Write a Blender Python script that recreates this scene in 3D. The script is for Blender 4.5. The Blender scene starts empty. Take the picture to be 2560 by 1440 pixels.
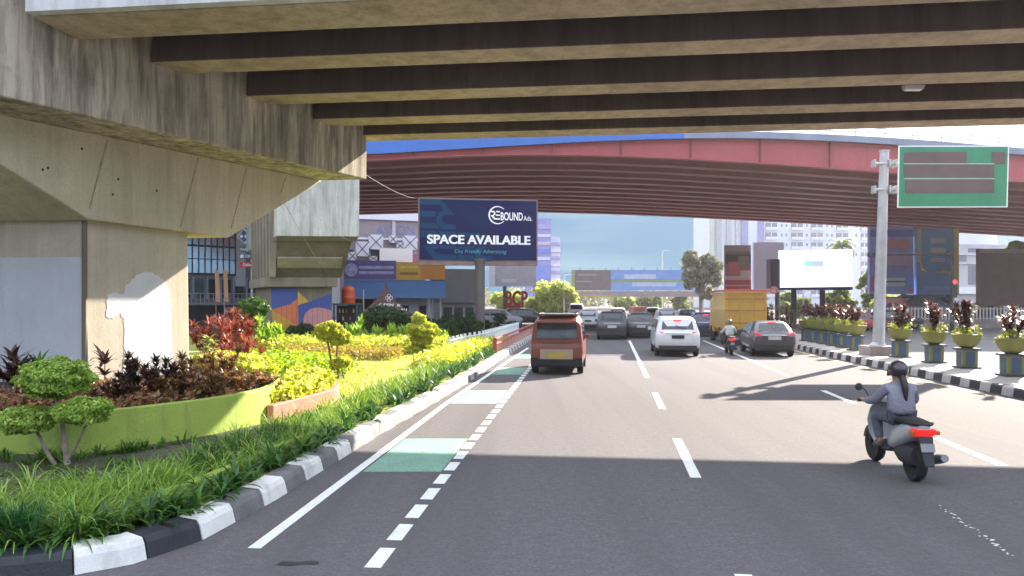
import bpy, bmesh, math, random
import numpy as np
from mathutils import Vector, Matrix
C = bpy.context.scene.collection
R = math.radians
F, HCAM, CX, HY = 1860.0, 2.4, 1280.0, 750.0
rnd = random.Random(7)
rng = np.random.default_rng(11)

def G(px, py, z=0.0):
    "ground point (height z) seen at a photo pixel"
    d = (HCAM - z) * F / (py - HY)
    return Vector(((px - CX) / F * d, d, z))
def P(px, py, d):
    return Vector(((px - CX) / F * d, d, HCAM - (py - HY) / F * d))
def on_plane(px, py, p0, n):
    ray = Vector(((px - CX) / F, 1.0, -(py - HY) / F)); o = Vector((0, 0, HCAM))
    t = (Vector(p0) - o).dot(n) / ray.dot(n)
    return o + ray * t
TH = R(7.35)
RD = Vector((math.sin(TH), math.cos(TH), 0))      # road direction
RN = Vector((math.cos(TH), -math.sin(TH), 0))     # road right

# ------------------------------------------------------------------ materials
MATS = {}
def _nt(name):
    m = bpy.data.materials.new(name); m.use_nodes = True
    nt = m.node_tree; b = nt.nodes['Principled BSDF']
    return m, nt, b
def lk(nt, a, b): nt.links.new(a, b)
def mixc(nt, fac, a, b, mode='MIX'):
    n = nt.nodes.new('ShaderNodeMix'); n.data_type = 'RGBA'; n.blend_type = mode
    for sock, v in ((n.inputs[0], fac), (n.inputs[6], a), (n.inputs[7], b)):
        if hasattr(v, 'default_value') or hasattr(v, 'is_linked'): lk(nt, v, sock)
        elif isinstance(v, (int, float)): sock.default_value = v
        else: sock.default_value = (*v, 1)
    return n.outputs[2]
def ramp(nt, src, stops, interp='LINEAR'):
    n = nt.nodes.new('ShaderNodeValToRGB'); n.color_ramp.interpolation = interp
    e = n.color_ramp.elements
    while len(e) < len(stops): e.new(0.5)
    for i, (p, c) in enumerate(stops):
        e[i].position = p
        e[i].color = (c, c, c, 1) if isinstance(c, (int, float)) else (*c, 1)
    lk(nt, src, n.inputs[0]); return n.outputs[0]
def noise(nt, scale, stretch=(1, 1, 1), detail=4, rough=.55, coord='Object'):
    tc = nt.nodes.new('ShaderNodeTexCoord'); mp = nt.nodes.new('ShaderNodeMapping')
    mp.inputs['Scale'].default_value = stretch
    lk(nt, tc.outputs[coord], mp.inputs[0])
    n = nt.nodes.new('ShaderNodeTexNoise'); n.inputs['Scale'].default_value = scale
    n.inputs['Detail'].default_value = detail; n.inputs['Roughness'].default_value = rough
    lk(nt, mp.outputs[0], n.inputs['Vector']); return n.outputs['Fac']
def bump(nt, b, h, strength=.3, dist=.02):
    n = nt.nodes.new('ShaderNodeBump'); n.inputs['Strength'].default_value = strength
    n.inputs['Distance'].default_value = dist
    lk(nt, h, n.inputs['Height']); lk(nt, n.outputs[0], b.inputs['Normal'])
def mul(c, k): return tuple(min(1, x * k) for x in c)
def M(name, col, rough=.75, var=.18, scale=4, bmp=.0, metal=0, fine=0, dirt=0, coat=0, spec=.5):
    "generic painted / plain surface with worn variation"
    if name in MATS: return MATS[name]
    m, nt, b = _nt(name)
    c = mixc(nt, ramp(nt, noise(nt, scale), [(.3, 0), (.7, 1)]), mul(col, 1 - var), mul(col, 1 + var))
    if fine: c = mixc(nt, ramp(nt, noise(nt, scale * 25, detail=2), [(.35, 0), (.65, 1)]), c, mul(col, 1 - fine))
    if dirt:
        d = noise(nt, 1.2, (2.2, 2.2, .35), 6, .65)
        c = mixc(nt, ramp(nt, d, [(.5, 0), (.75, dirt)]), c, (.06, .05, .04))
    lk(nt, c, b.inputs['Base Color'])
    b.inputs['Roughness'].default_value = rough; b.inputs['Metallic'].default_value = metal
    b.inputs['Coat Weight'].default_value = coat; b.inputs['Specular IOR Level'].default_value = spec
    if bmp: bump(nt, b, noise(nt, scale * 8), bmp)
    MATS[name] = m; return m
def concrete(name, col, streak=.5, dark=(.09, .075, .06), boards=0, speck=.25, sc=1.0, pale=0):
    if name in MATS: return MATS[name]
    m, nt, b = _nt(name)
    big = ramp(nt, noise(nt, .45 * sc, detail=6, rough=.65), [(.3, 0), (.7, 1)])
    c = mixc(nt, big, mul(col, .8), mul(col, 1.15))
    st = ramp(nt, noise(nt, 2.6 * sc, (1, 1, .09), 5, .7), [(.42, 0), (.68, streak)])
    c = mixc(nt, st, c, dark)
    st3 = ramp(nt, noise(nt, 9 * sc, (1, 1, .05), 4, .65), [(.5, 0), (.72, streak * .7)])
    c = mixc(nt, st3, c, mul(dark, 1.3))
    blot = ramp(nt, noise(nt, 1.7 * sc, detail=8, rough=.72), [(.56, 0), (.66, streak * .5)])
    c = mixc(nt, blot, c, mul(dark, 2.2))
    st2 = ramp(nt, noise(nt, 1.1 * sc, (1, 1, .35), 8, .75), [(.55, 0), (.7, streak * .6)])
    c = mixc(nt, st2, c, mul(dark, 1.5))
    fine = ramp(nt, noise(nt, 26 * sc, detail=5, rough=.7), [(.3, 0), (.75, 1)])
    c = mixc(nt, fine, mixc(nt, speck, c, mul(col, .45)), c)
    if pale:
        pl = ramp(nt, noise(nt, 3.3 * sc, (1, 1, .12), 4, .6), [(.56, 0), (.66, pale)])
        c = mixc(nt, pl, c, mul(col, 1.7))
    h = noise(nt, 14 * sc, detail=8, rough=.7)
    if boards:
        tc = nt.nodes.new('ShaderNodeTexCoord'); w = nt.nodes.new('ShaderNodeTexBrick')
        mp = nt.nodes.new('ShaderNodeMapping'); mp.inputs['Rotation'].default_value = (R(90), 0, 0)
        w.inputs['Scale'].default_value = boards; w.inputs['Mortar Size'].default_value = .006
        w.inputs['Color1'].default_value = (1, 1, 1, 1); w.inputs['Color2'].default_value = (.86, .86, .86, 1)
        w.inputs['Mortar'].default_value = (.45, .45, .45, 1)
        lk(nt, tc.outputs['Object'], mp.inputs[0]); lk(nt, mp.outputs[0], w.inputs['Vector'])
        c = mixc(nt, 1.0, c, w.outputs['Color'], 'MULTIPLY')
    lk(nt, c, b.inputs['Base Color']); b.inputs['Roughness'].default_value = .9
    b.inputs['Specular IOR Level'].default_value = .25
    bump(nt, b, h, .35, .015)
    MATS[name] = m; return m
def leafmat(name, cols, trans=.4, rough=.5):
    "leaves: colour picked per leaf, some light through the blade"
    if name in MATS: return MATS[name]
    m, nt, b = _nt(name)
    g = nt.nodes.new('ShaderNodeNewGeometry')
    n = len(cols)
    c = ramp(nt, g.outputs['Random Per Island'], [(i / max(1, n - 1), k) for i, k in enumerate(cols)])
    c = mixc(nt, ramp(nt, noise(nt, 2.5), [(.3, 0), (.7, .5)]), c, mul(cols[0], .7))
    lk(nt, c, b.inputs['Base Color']); b.inputs['Roughness'].default_value = rough
    b.inputs['Specular IOR Level'].default_value = .35
    t = nt.nodes.new('ShaderNodeBsdfTranslucent'); ms = nt.nodes.new('ShaderNodeMixShader')
    lk(nt, mixc(nt, 1.0, c, (1.0, 1.0, .55), 'MULTIPLY'), t.inputs[0])
    ms.inputs[0].default_value = trans
    out = nt.nodes['Material Output']
    lk(nt, b.outputs[0], ms.inputs[1]); lk(nt, t.outputs[0], ms.inputs[2]); lk(nt, ms.outputs[0], out.inputs[0])
    MATS[name] = m; return m
def glow(name, col, s):
    if name in MATS: return MATS[name]
    m, nt, b = _nt(name)
    b.inputs['Base Color'].default_value = (*col, 1); b.inputs['Roughness'].default_value = .3
    b.inputs['Emission Color'].default_value = (*col, 1); b.inputs['Emission Strength'].default_value = s
    MATS[name] = m; return m
def glass(name, col=(.03, .035, .04), rough=.08):
    if name in MATS: return MATS[name]
    m, nt, b = _nt(name)
    c = mixc(nt, ramp(nt, noise(nt, 1.5), [(.35, 0), (.65, 1)]), mul(col, .7), mul(col, 1.6))
    lk(nt, c, b.inputs['Base Color']); b.inputs['Roughness'].default_value = rough
    b.inputs['Specular IOR Level'].default_value = .7
    MATS[name] = m; return m

# ------------------------------------------------------------------ mesh builder
class MB:
    def __init__(s): s.v = []; s.f = []; s.m = []
    def add(s, V, Fc, m=0):
        o = len(s.v); s.v += [Vector(p) for p in V]
        s.f += [[i + o for i in f] for f in Fc]; s.m += [m] * len(Fc); return s
    def hexa(s, p, m=0):
        return s.add(p, [(3, 2, 1, 0), (4, 5, 6, 7), (0, 1, 5, 4), (1, 2, 6, 5), (2, 3, 7, 6), (3, 0, 4, 7)], m)
    def box(s, c, size, m=0, rz=0, top=1.0, rx=0, ry=0):
        a, b, h = size[0] / 2, size[1] / 2, size[2] / 2
        pts = [(-a, -b, -h), (a, -b, -h), (a, b, -h), (-a, b, -h)] + [(-a * top, -b * top, h), (a * top, -b * top, h), (a * top, b * top, h), (-a * top, b * top, h)]
        mt = Matrix.Rotation(rz, 3, 'Z') @ Matrix.Rotation(ry, 3, 'Y') @ Matrix.Rotation(rx, 3, 'X'); c = Vector(c)
        return s.hexa([mt @ Vector(p) + c for p in pts], m)
    def extr(s, poly, vec, m=0):
        n = len(poly); vec = Vector(vec)
        V = [Vector(p) for p in poly] + [Vector(p) + vec for p in poly]
        Fc = [list(range(n))[::-1], [i + n for i in range(n)]] + [(i, (i + 1) % n, (i + 1) % n + n, i + n) for i in range(n)]
        return s.add(V, Fc, m)
    def prism(s, poly, z0, z1, m=0):
        return s.extr([(p[0], p[1], z0) for p in poly], (0, 0, z1 - z0), m)
    def poly(s, pts, m=0):
        return s.add(pts, [list(range(len(pts)))], m)
    def loft(s, rings, m=0, cap=True, closed=True):
        n = len(rings[0]); V = [p for r in rings for p in r]; Fc = []
        for k in range(len(rings) - 1):
            for i in range(n if closed else n - 1):
                j = (i + 1) % n
                Fc.append((k * n + i, k * n + j, (k + 1) * n + j, (k + 1) * n + i))
        if cap and closed:
            Fc.append(list(range(n))[::-1]); Fc.append([(len(rings) - 1) * n + i for i in range(n)])
        return s.add(V, Fc, m)
    def tube(s, pts, r, n=8, m=0, cap=True):
        pts = [Vector(p) for p in pts]; rs = r if isinstance(r, (list, tuple)) else [r] * len(pts)
        rings = []; up = None
        for i, p in enumerate(pts):
            t = (pts[min(i + 1, len(pts) - 1)] - pts[max(i - 1, 0)]).normalized()
            if up is None or abs(up.dot(t)) > .95:
                up = Vector((0, 0, 1)) if abs(t.z) < .9 else Vector((1, 0, 0))
            a = t.cross(up).normalized(); b = a.cross(t).normalized(); up = b
            rings.append([p + (a * math.cos(2 * math.pi * k / n) + b * math.sin(2 * math.pi * k / n)) * rs[i] for k in range(n)])
        return s.loft(rings, m, cap)
    def lathe(s, prof, n=24, c=(0, 0, 0), m=0, cap=True, axis='Z'):
        c = Vector(c); rings = []
        for r, z in prof:
            ring = []
            for k in range(n):
                a = 2 * math.pi * k / n
                q = (r * math.cos(a), r * math.sin(a), z)
                if axis == 'X': q = (z, r * math.cos(a), r * math.sin(a))
                ring.append(c + Vector(q))
            rings.append(ring)
        return s.loft(rings, m, cap)
    def text(s, string, o, ex, ez, size, sx=1.0, bold=0.0, shear=0.0, align='LEFT', m=0, off=0.0, spacing=1.0):
        o = Vector(o); ex = Vector(ex).normalized(); ez = Vector(ez).normalized(); nn = ex.cross(ez)
        cu = bpy.data.curves.new('lettering', 'FONT'); cu.body = string; cu.size = 1; cu.offset = min(bold, .022)
        cu.shear = shear; cu.align_x = align; cu.space_character = spacing
        ob = bpy.data.objects.new('lettering', cu); C.objects.link(ob)
        dg = bpy.context.evaluated_depsgraph_get(); me = bpy.data.meshes.new_from_object(ob.evaluated_get(dg))
        for k, dx in enumerate((0,) if bold < .03 else (-.022, 0, .022)):
            V = [o + ex * ((v.co.x + dx) * size * sx) + ez * (v.co.y * size) + nn * (off + .003 * k) for v in me.vertices]
            s.add(V, [list(p.vertices) for p in me.polygons], m)
        bpy.data.objects.remove(ob); bpy.data.curves.remove(cu); bpy.data.meshes.remove(me); return s
    def build(s, name, mat, parent=None, origin=(0, 0, 0), smooth=False, bevel=0, fix=True):
        me = bpy.data.meshes.new(name); o = Vector(origin)
        me.from_pydata([tuple(v - o) for v in s.v], [], s.f); me.update()
        ml = mat if isinstance(mat, (list, tuple)) else [mat]
        for k in ml: me.materials.append(k)
        if len(ml) > 1: me.polygons.foreach_set('material_index', s.m)
        if fix:
            bm = bmesh.new(); bm.from_mesh(me); bmesh.ops.recalc_face_normals(bm, faces=bm.faces); bm.to_mesh(me); bm.free()
        if smooth:
            me.polygons.foreach_set('use_smooth', [True] * len(me.polygons))
            me.set_sharp_from_angle(angle=R(38))
        ob = bpy.data.objects.new(name, me); C.objects.link(ob)
        if parent is not None: ob.parent = parent
        else: ob.location = o
        if bevel:
            b = ob.modifiers.new('bevel', 'BEVEL'); b.width = bevel; b.segments = 2; b.limit_method = 'ANGLE'; b.angle_limit = R(40)
        return ob
def np_mesh(name, V, Fq, mat, parent=None, origin=(0, 0, 0), smooth=True):
    "V (n,3) array, Fq (m,4) or (m,3) array"
    me = bpy.data.meshes.new(name); V = np.asarray(V, float) - np.array(origin); Fq = np.asarray(Fq, int); k = Fq.shape[1]
    me.vertices.add(len(V)); me.vertices.foreach_set('co', V.ravel())
    me.loops.add(Fq.size); me.loops.foreach_set('vertex_index', Fq.ravel())
    me.polygons.add(len(Fq)); me.polygons.foreach_set('loop_start', np.arange(0, Fq.size, k)); me.polygons.foreach_set('loop_total', np.full(len(Fq), k))
    me.update(calc_edges=True); me.validate()
    if smooth: me.polygons.foreach_set('use_smooth', [True] * len(me.polygons))
    me.materials.append(mat)
    ob = bpy.data.objects.new(name, me); C.objects.link(ob)
    if parent is not None: ob.parent = parent
    else: ob.location = origin
    return ob
def thing(name, label, cat, loc=(0, 0, 0), rz=0, group=None):
    o = bpy.data.objects.new(name, None); C.objects.link(o); o.empty_display_size = .2
    o.location = loc; o.rotation_euler = (0, 0, rz); return tag(o, label, cat, group)
def tag(o, label, cat, group=None, kind=None):
    o['label'] = label; o['category'] = cat
    if group: o['group'] = group
    if kind: o['kind'] = kind
    return o
def struct(o, label=None):
    o['kind'] = 'structure'
    if label: o['label'] = label
    return o
def copy_tree(o, parent=None):
    c = o.copy(); C.objects.link(c); c.parent = parent
    for ch in o.children: copy_tree(ch, c)
    return c

# ------------------------------------------------------------------ leaves
def straps(base, az, L, lean, droop, w, n=4):
    "arching strap leaves: arrays per leaf"
    k = len(base); el = lean.copy(); pos = base.copy()
    d2 = np.stack([np.cos(az), np.sin(az)], 1); side = np.stack([-np.sin(az), np.cos(az), np.zeros(k)], 1)
    V = np.zeros((k, 2 * (n + 1), 3))
    prof = [.55] + [1.0 - .95 * (i / n) ** 2.2 for i in range(1, n + 1)]
    for i in range(n + 1):
        hw = (w * prof[i] / 2)[:, None] * side
        V[:, 2 * i] = pos - hw; V[:, 2 * i + 1] = pos + hw
        st = (L / n)[:, None]
        pos = pos + st * np.concatenate([d2 * np.cos(el)[:, None], np.sin(el)[:, None]], 1)
        el = el - droop / n
    Fq = np.array([[2 * i, 2 * i + 1, 2 * i + 3, 2 * i + 2] for i in range(n)])
    Fa = (Fq[None] + (np.arange(k) * 2 * (n + 1))[:, None, None]).reshape(-1, 4)
    return V.reshape(-1, 3), Fa
def clump(cx, cy, z, n, L, w, lean=(40, 85), droop=(40, 110), spread=.08, seg=4):
    cx = np.asarray(cx, float); cy = np.asarray(cy, float); k = len(cx) * n
    az = rng.uniform(0, 2 * np.pi, k); r = spread * np.sqrt(rng.uniform(0, 1, k))
    zz = np.repeat(np.broadcast_to(np.asarray(z, float), cx.shape), n)
    base = np.stack([np.repeat(cx, n) + r * np.cos(az), np.repeat(cy, n) + r * np.sin(az), zz], 1)
    Ls = np.repeat(np.broadcast_to(np.asarray(L, float), cx.shape), n) * rng.uniform(.6, 1.15, k)
    return straps(base, az, Ls, np.radians(rng.uniform(*lean, k)), np.radians(rng.uniform(*droop, k)), w * rng.uniform(.7, 1.2, k), seg)
def leaves(cen, nrm, size, aspect=.45, flat=.5):
    "diamond leaf cards at cen, roughly facing nrm"
    k = len(cen); a = rng.normal(size=(k, 3)); nv = nrm + flat * rng.normal(size=(k, 3)); nv /= np.linalg.norm(nv, axis=1)[:, None] + 1e-9
    t = np.cross(nv, a); t /= np.linalg.norm(t, axis=1)[:, None] + 1e-9
    b = np.cross(nv, t); s = (size * rng.uniform(.6, 1.3, k))[:, None]
    V = np.stack([cen - t * s, cen - b * s * aspect + nv * s * .12, cen + t * s, cen + b * s * aspect + nv * s * .12], 1).reshape(-1, 3)
    return V, np.arange(k * 4).reshape(k, 4)
def ellipsoid_leaves(c, r, n, size, shell=.55, lumps=.18, aspect=.45, flat=.6, seed=0):
    d = rng.normal(size=(n, 3)); d /= np.linalg.norm(d, axis=1)[:, None]
    q = np.random.default_rng(seed + 3); ph = q.uniform(0, 6.28, 6); fr = q.uniform(2.5, 5.5, 6)
    bumpy = 1 + lumps * (np.sin(d[:, 0] * fr[0] * 2 + ph[0]) * np.sin(d[:, 1] * fr[1] * 2 + ph[1]) + .6 * np.sin(d[:, 2] * fr[2] * 2 + ph[2] + d[:, 0] * 3))
    rad = (shell + (1 - shell) * rng.uniform(0, 1, n) ** .5) * bumpy
    cen = np.array(c) + d * rad[:, None] * np.array(r)
    return leaves(cen, d / np.array(r) * min(r), size, aspect, flat)
def cloud(clumps, n, size, aspect=.5):
    Vs = []; Fs = []; o = 0
    for (c, r) in clumps:
        rr = r if hasattr(r, '__len__') else (r, r, r * .8)
        V, Fq = ellipsoid_leaves(c, rr, n, size, shell=.2, lumps=.25, aspect=aspect, flat=.9, seed=int(abs(c[0] * 91 + c[2] * 37)) % 997)
        Vs.append(V); Fs.append(Fq + o); o += len(V)
    return np.concatenate(Vs), np.concatenate(Fs)
def join(parts):
    Vs = []; Fs = []; o = 0
    for V, Fq in parts: Vs.append(V); Fs.append(Fq + o); o += len(V)
    return np.concatenate(Vs), np.concatenate(Fs)
# ================================================================== camera, light, sky
sc = bpy.context.scene
cam = bpy.data.cameras.new('camera'); cam.sensor_width = 36; cam.lens = 36 * F / 2560
cam.shift_y = (HY - 720) / 2560; cam.clip_end = 6000; cam.clip_start = .05
co = bpy.data.objects.new('camera', cam); C.objects.link(co); co.location = (0, 0, HCAM); co.rotation_euler = (R(90), 0, 0)
sc.camera = co
SAZ, SEL = R(41.5), R(28.9)
sd = Vector((math.sin(SAZ) * math.cos(SEL), math.cos(SAZ) * math.cos(SEL), math.sin(SEL)))
sl = bpy.data.lights.new('sun', 'SUN'); sl.energy = 3.9; sl.angle = R(.53); sl.color = (1.0, .9, .76)
so = bpy.data.objects.new('sun', sl); C.objects.link(so); so.rotation_euler = sd.to_track_quat('Z', 'Y').to_euler(); so.location = (30, 20, 40)
w = bpy.data.worlds.new('World'); sc.world = w; w.use_nodes = True; nt = w.node_tree; nt.nodes.clear()
tc = nt.nodes.new('ShaderNodeTexCoord')
vm = nt.nodes.new('ShaderNodeVectorMath'); vm.operation = 'ADD'; vm.inputs[1].default_value = (0, 0, .42); lk(nt, tc.outputs['Generated'], vm.inputs[0])
vn = nt.nodes.new('ShaderNodeVectorMath'); vn.operation = 'NORMALIZE'; lk(nt, vm.outputs[0], vn.inputs[0])
sky = nt.nodes.new('ShaderNodeTexSky'); sky.sky_type = 'NISHITA'; sky.sun_disc = False
sky.sun_elevation = SEL; sky.sun_rotation = SAZ; sky.dust_density = .7; sky.air_density = 1.0; sky.ozone_density = 1.2
lk(nt, vn.outputs[0], sky.inputs[0])
mp = nt.nodes.new('ShaderNodeMapping'); mp.inputs['Scale'].default_value = (1.6, 1.6, 15); lk(nt, tc.outputs['Generated'], mp.inputs[0])
cn = nt.nodes.new('ShaderNodeTexNoise'); cn.inputs['Scale'].default_value = 2.1; cn.inputs['Detail'].default_value = 7; cn.inputs['Roughness'].default_value = .5
cn.inputs['Distortion'].default_value = .5; lk(nt, mp.outputs[0], cn.inputs['Vector'])
cf = ramp(nt, cn.outputs['Fac'], [(.47, 0), (.74, .6)])
sx = nt.nodes.new('ShaderNodeSeparateXYZ'); lk(nt, tc.outputs['Generated'], sx.inputs[0])
lowsky = mixc(nt, cf, mixc(nt, ramp(nt, sx.outputs[2], [(.02, 0), (.12, 1)]), (.10, .40, .66), (.06, .33, .66)), (.5, .78, .95))
skc = mixc(nt, ramp(nt, sx.outputs[2], [(.13, 0), (.3, 1)]), lowsky, mixc(nt, ramp(nt, cn.outputs['Fac'], [(.36, .15), (.62, .8)]), sky.outputs[0], (4.3, 4.4, 4.5)))
bg = nt.nodes.new('ShaderNodeBackground'); bg.inputs['Strength'].default_value = .14; lk(nt, skc, bg.inputs[0])
wo = nt.nodes.new('ShaderNodeOutputWorld'); lk(nt, bg.outputs[0], wo.inputs[0])
sc.view_settings.view_transform = 'Standard'; sc.view_settings.look = 'None'; sc.view_settings.gamma = 1
sc.view_settings.exposure = 2.48
sc.cycles.max_bounces = 8; sc.cycles.diffuse_bounces = 5; sc.cycles.use_denoising = True
sc.cycles.sample_clamp_indirect = 6

# ================================================================== materials of the place
def asphalt(name, base, tint=(1, 1, 1), crack=True):
    m, nt, b = _nt(name)
    col = tuple(base * t for t in tint)
    big = ramp(nt, noise(nt, .22, (1, .35, 1), 6, .6), [(.3, 0), (.7, 1)])
    c = mixc(nt, big, mul(col, .84), mul(col, 1.14))
    fine = noise(nt, 60, detail=3, rough=.8)
    c = mixc(nt, ramp(nt, fine, [(.38, 0), (.62, 1)]), mul(col, .66), c)
    lite = ramp(nt, noise(nt, 95, detail=2, rough=.6), [(.66, 0), (.73, .55)])
    c = mixc(nt, lite, c, mul(col, 2.1))
    mid = noise(nt, 9, detail=6, rough=.75)
    c = mixc(nt, ramp(nt, mid, [(.3, 0), (.7, 1)]), mul(col, .7), mixc(nt, .5, c, mul(col, 1.25)))
    gr = noise(nt, 26, detail=4, rough=.85)
    c = mixc(nt, ramp(nt, gr, [(.36, .75), (.56, 0)]), c, mul(col, .5))
    c = mixc(nt, ramp(nt, gr, [(.62, 0), (.74, .6)]), c, mul(col, 1.9))
    tc = nt.nodes.new('ShaderNodeTexCoord'); mpp = nt.nodes.new('ShaderNodeMapping'); mpp.inputs['Rotation'].default_value = (0, 0, TH)
    mpp.inputs['Scale'].default_value = (1.15, .03, 1); lk(nt, tc.outputs['Object'], mpp.inputs[0])
    tn = nt.nodes.new('ShaderNodeTexNoise'); tn.inputs['Scale'].default_value = 1; tn.inputs['Detail'].default_value = 3; lk(nt, mpp.outputs[0], tn.inputs['Vector'])
    c = mixc(nt, ramp(nt, tn.outputs['Fac'], [(.45, 0), (.68, .55)]), c, mul(col, .55))
    if crack:
        st = ramp(nt, noise(nt, .55, (1, .5, 1), 10, .78), [(.58, 0), (.7, .6)])
        c = mixc(nt, st, c, mul(col, .5))
    lk(nt, c, b.inputs['Base Color']); b.inputs['Roughness'].default_value = .9; b.inputs['Specular IOR Level'].default_value = .18
    bump(nt, b, fine, .35, .006); return m
m_asph = asphalt('asphalt', .14, (1.0, .915, .95))
m_side = asphalt('pale_asphalt', .21, (1.0, .96, .92), False)
m_paint = M('road_paint', (.74, .74, .72), .6, .08, 1.2, fine=.18, dirt=.25)
m_yel = M('yellow_paint', (.62, .44, .12), .6, .15, 2, fine=.3)
m_green = M('green_lane_paint', (.19, .37, .27), .75, .16, 1.5, fine=.35, dirt=.3)
m_kblack = M('kerb_black', (.018, .02, .028), .55, .4, 5, .25, fine=.2, dirt=.0)
m_kgrey = M('kerb_grey', (.16, .155, .155), .7, .3, 5, .25, fine=.3, dirt=.3)
m_kwhite = M('kerb_white', (.72, .71, .68), .65, .1, 5, .25, fine=.15, dirt=.55)
m_kworn = M('kerb_worn_white', (.5, .47, .45), .7, .15, 5, .25, fine=.2, dirt=.4)
m_soil = M('soil', (.055, .04, .028), .95, .4, 6, .8, fine=.5)
m_lawn = M('lawn_green', (.28, .3, .03), .9, .35, 2.2, .6, fine=.5)
m_earth = M('bare_earth', (.09, .085, .05), .95, .4, 3, .8, fine=.5)
m_pave = M('median_concrete', (.42, .37, .31), .85, .15, 2, .2, fine=.25, dirt=.3)
m_lot = M('lot_concrete', (.12, .115, .11), .85, .2, .5, .2, fine=.25)
c_beam = concrete('stained_concrete', (.54, .475, .39), .9, boards=0, pale=.35)
c_ham = concrete('smooth_concrete', (.64, .55, .41), .25, speck=.4, sc=.8)
c_pier = concrete('pier_concrete', (.6, .53, .42), .2, speck=.35)
c_gird = concrete('girder_concrete', (.54, .43, .31), .45, speck=.35)
c_fas = concrete('pale_concrete', (.66, .66, .66), .35, (.2, .2, .2), speck=.2)
c_white = concrete('whitewashed_concrete', (.58, .58, .57), .6, (.13, .12, .10), speck=.4)
c_brown = concrete('old_concrete', (.2, .175, .14), .5, speck=.3)
c_web = concrete('shade_toned_concrete', (.165, .13, .115), .4, (.03, .028, .03), speck=.3)  # deep shade between the girders put into the web and slab colour
c_rib = concrete('ribbed_concrete', (.25, .215, .175), .4, speck=.3)
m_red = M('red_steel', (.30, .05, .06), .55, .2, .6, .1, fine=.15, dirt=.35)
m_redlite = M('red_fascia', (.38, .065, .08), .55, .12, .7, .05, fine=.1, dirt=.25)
m_blue = M('blue_parapet', (.035, .14, .5), .5, .15, .6, fine=.1, dirt=.15)
m_steel = M('galvanised_steel', (.42, .42, .43), .45, .15, 3, .05, metal=.5, dirt=.25)
m_dark = M('dark_steel', (.035, .035, .04), .55, .3, 3)
m_black = M('black_rubber', (.018, .018, .018), .85, .3, 6)

# ================================================================== ground, road, kerbs
big = 2500
struct(MB().poly([(-big, -big, -.06), (big, -big, -.06), (big, big, -.06), (-big, big, -.06)]).build('ground', m_lot))
struct(MB().poly([(-70, -40, 0), (110, -40, 0), (140, 260, 0), (-40, 260, 0)]).build('road', m_asph))
def rp(u, v, z=0): return Vector((RN.x * u + RD.x * v, RN.y * u + RD.y * v, z))
struct(MB().poly([(13.9, -30, .008), (80, -30, .008), (95, 62, .008), (19, 62, .008)]).build('side_road', m_side))

KL = [(-15.53, 5.62), (-9, 5.95), (-5.6, 6.1), (-4.55, 6.22), (-3.95, 6.4), (-3.45, 6.75), (-3.1, 7.4), (-2.98, 8.09), (-2.83, 8.93), (-2.74, 9.81), (-2.58, 11.16), (-2.41, 12.83), (-2.14, 14.9), (-1.73, 17.9),
      (-1.2, 22.3), (-.55, 28.8), (.35, 37), (1.15, 44.6), (2.9, 60), (7.6, 100)]
KR = [(9.6, -20), (11.35, 5), (12.34, 17.9), (13.2, 29.96), (13.88, 36), (14.9, 44), (16.6, 58), (21, 95)]
def resample(path, step):
    out = [Vector(path[0]).to_2d()]; acc = 0
    for a, b in zip(path, path[1:]):
        a = Vector(a).to_2d(); b = Vector(b).to_2d(); L = (b - a).length; t = step - acc
        while t <= L: out.append(a + (b - a) * (t / L)); t += step
        acc = (acc + L) % step if (acc + L) >= step else acc + L
    return out
def normals(pts):
    ns = []
    for i in range(len(pts)):
        t = (pts[min(i + 1, len(pts) - 1)] - pts[max(i - 1, 0)]).normalized(); ns.append(Vector((-t.y, t.x)))
    return ns
def kerb(path, side, step, mats, prof, pick, name, label):
    pts = resample(path, step / 4); ns = normals(pts); mb = MB()
    for k in range(0, (len(pts) - 1) // 4):
        rings = []
        for i in range(4 * k, 4 * k + 5):
            p = pts[i]; q = ns[i] * side; e = 0
            if i == 4 * k or i == 4 * k + 4:
                d = (pts[4 * k + 2] - p).normalized() * .006; p = p + d
            rings.append([Vector((p.x + q.x * a, p.y + q.y * a, z)) for a, z in prof])
        mb.loft(rings, pick(k, rings[0][0].y))
    return struct(mb.build(name, mats, bevel=.012), label)
profL = [(0, 0), (.035, .14), (.07, .2), (.30, .215), (.30, -.03), (0, -.03)]
def pickL(k, y):
    if k % 2 == 0: return 0 if y < 7.3 else 1
    return 2 if y < 15 else 3
kerb(KL, 1, .62, [m_kblack, m_kgrey, m_kwhite, m_kworn], profL, pickL, 'kerb', 'black and white painted kerb along the garden')
profR = [(0, 0), (.03, .2), (.06, .24), (.25, .24), (.25, -.03), (0, -.03)]
kerb(KR, -1, .5, [m_kblack, m_kworn], profR, lambda k, y: k % 2, 'kerb', 'black and white painted kerb along the median')
# garden ground and the median
inner = [Vector((p[0], p[1])) for p in KL]; nn_ = normals(inner)
inn = [p + q * .29 for p, q in zip(inner, nn_)]
lawn = [(p.x, p.y, .16) for p in inn if p.y < 47] + [(-.5, 47, .16), (-40, 50, .16), (-40, 6, .16)]
struct(MB().poly(lawn).build('lawn', m_lawn), 'garden lawn between the kerb and the planters')
medp = [Vector(p) for p in KR]; nm = normals(medp)
def med_w(y): return 2.3 if y < 26 else 2.3 + (y - 26) * .02
L_ = [(p.x - q.x * .24, p.y - q.y * .24, .225) for p, q in zip(medp, nm)]; R_ = [(p.x - q.x * (.24 + med_w(p.y)), p.y - q.y * (.24 + med_w(p.y)), .225) for p, q in zip(medp, nm)]
mbm = MB()
for i in range(len(L_) - 1): mbm.extr([L_[i], L_[i + 1], R_[i + 1], R_[i]], (0, 0, -.25))
struct(mbm.build('pavement', m_pave), 'concrete median strip carrying the planters')

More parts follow.
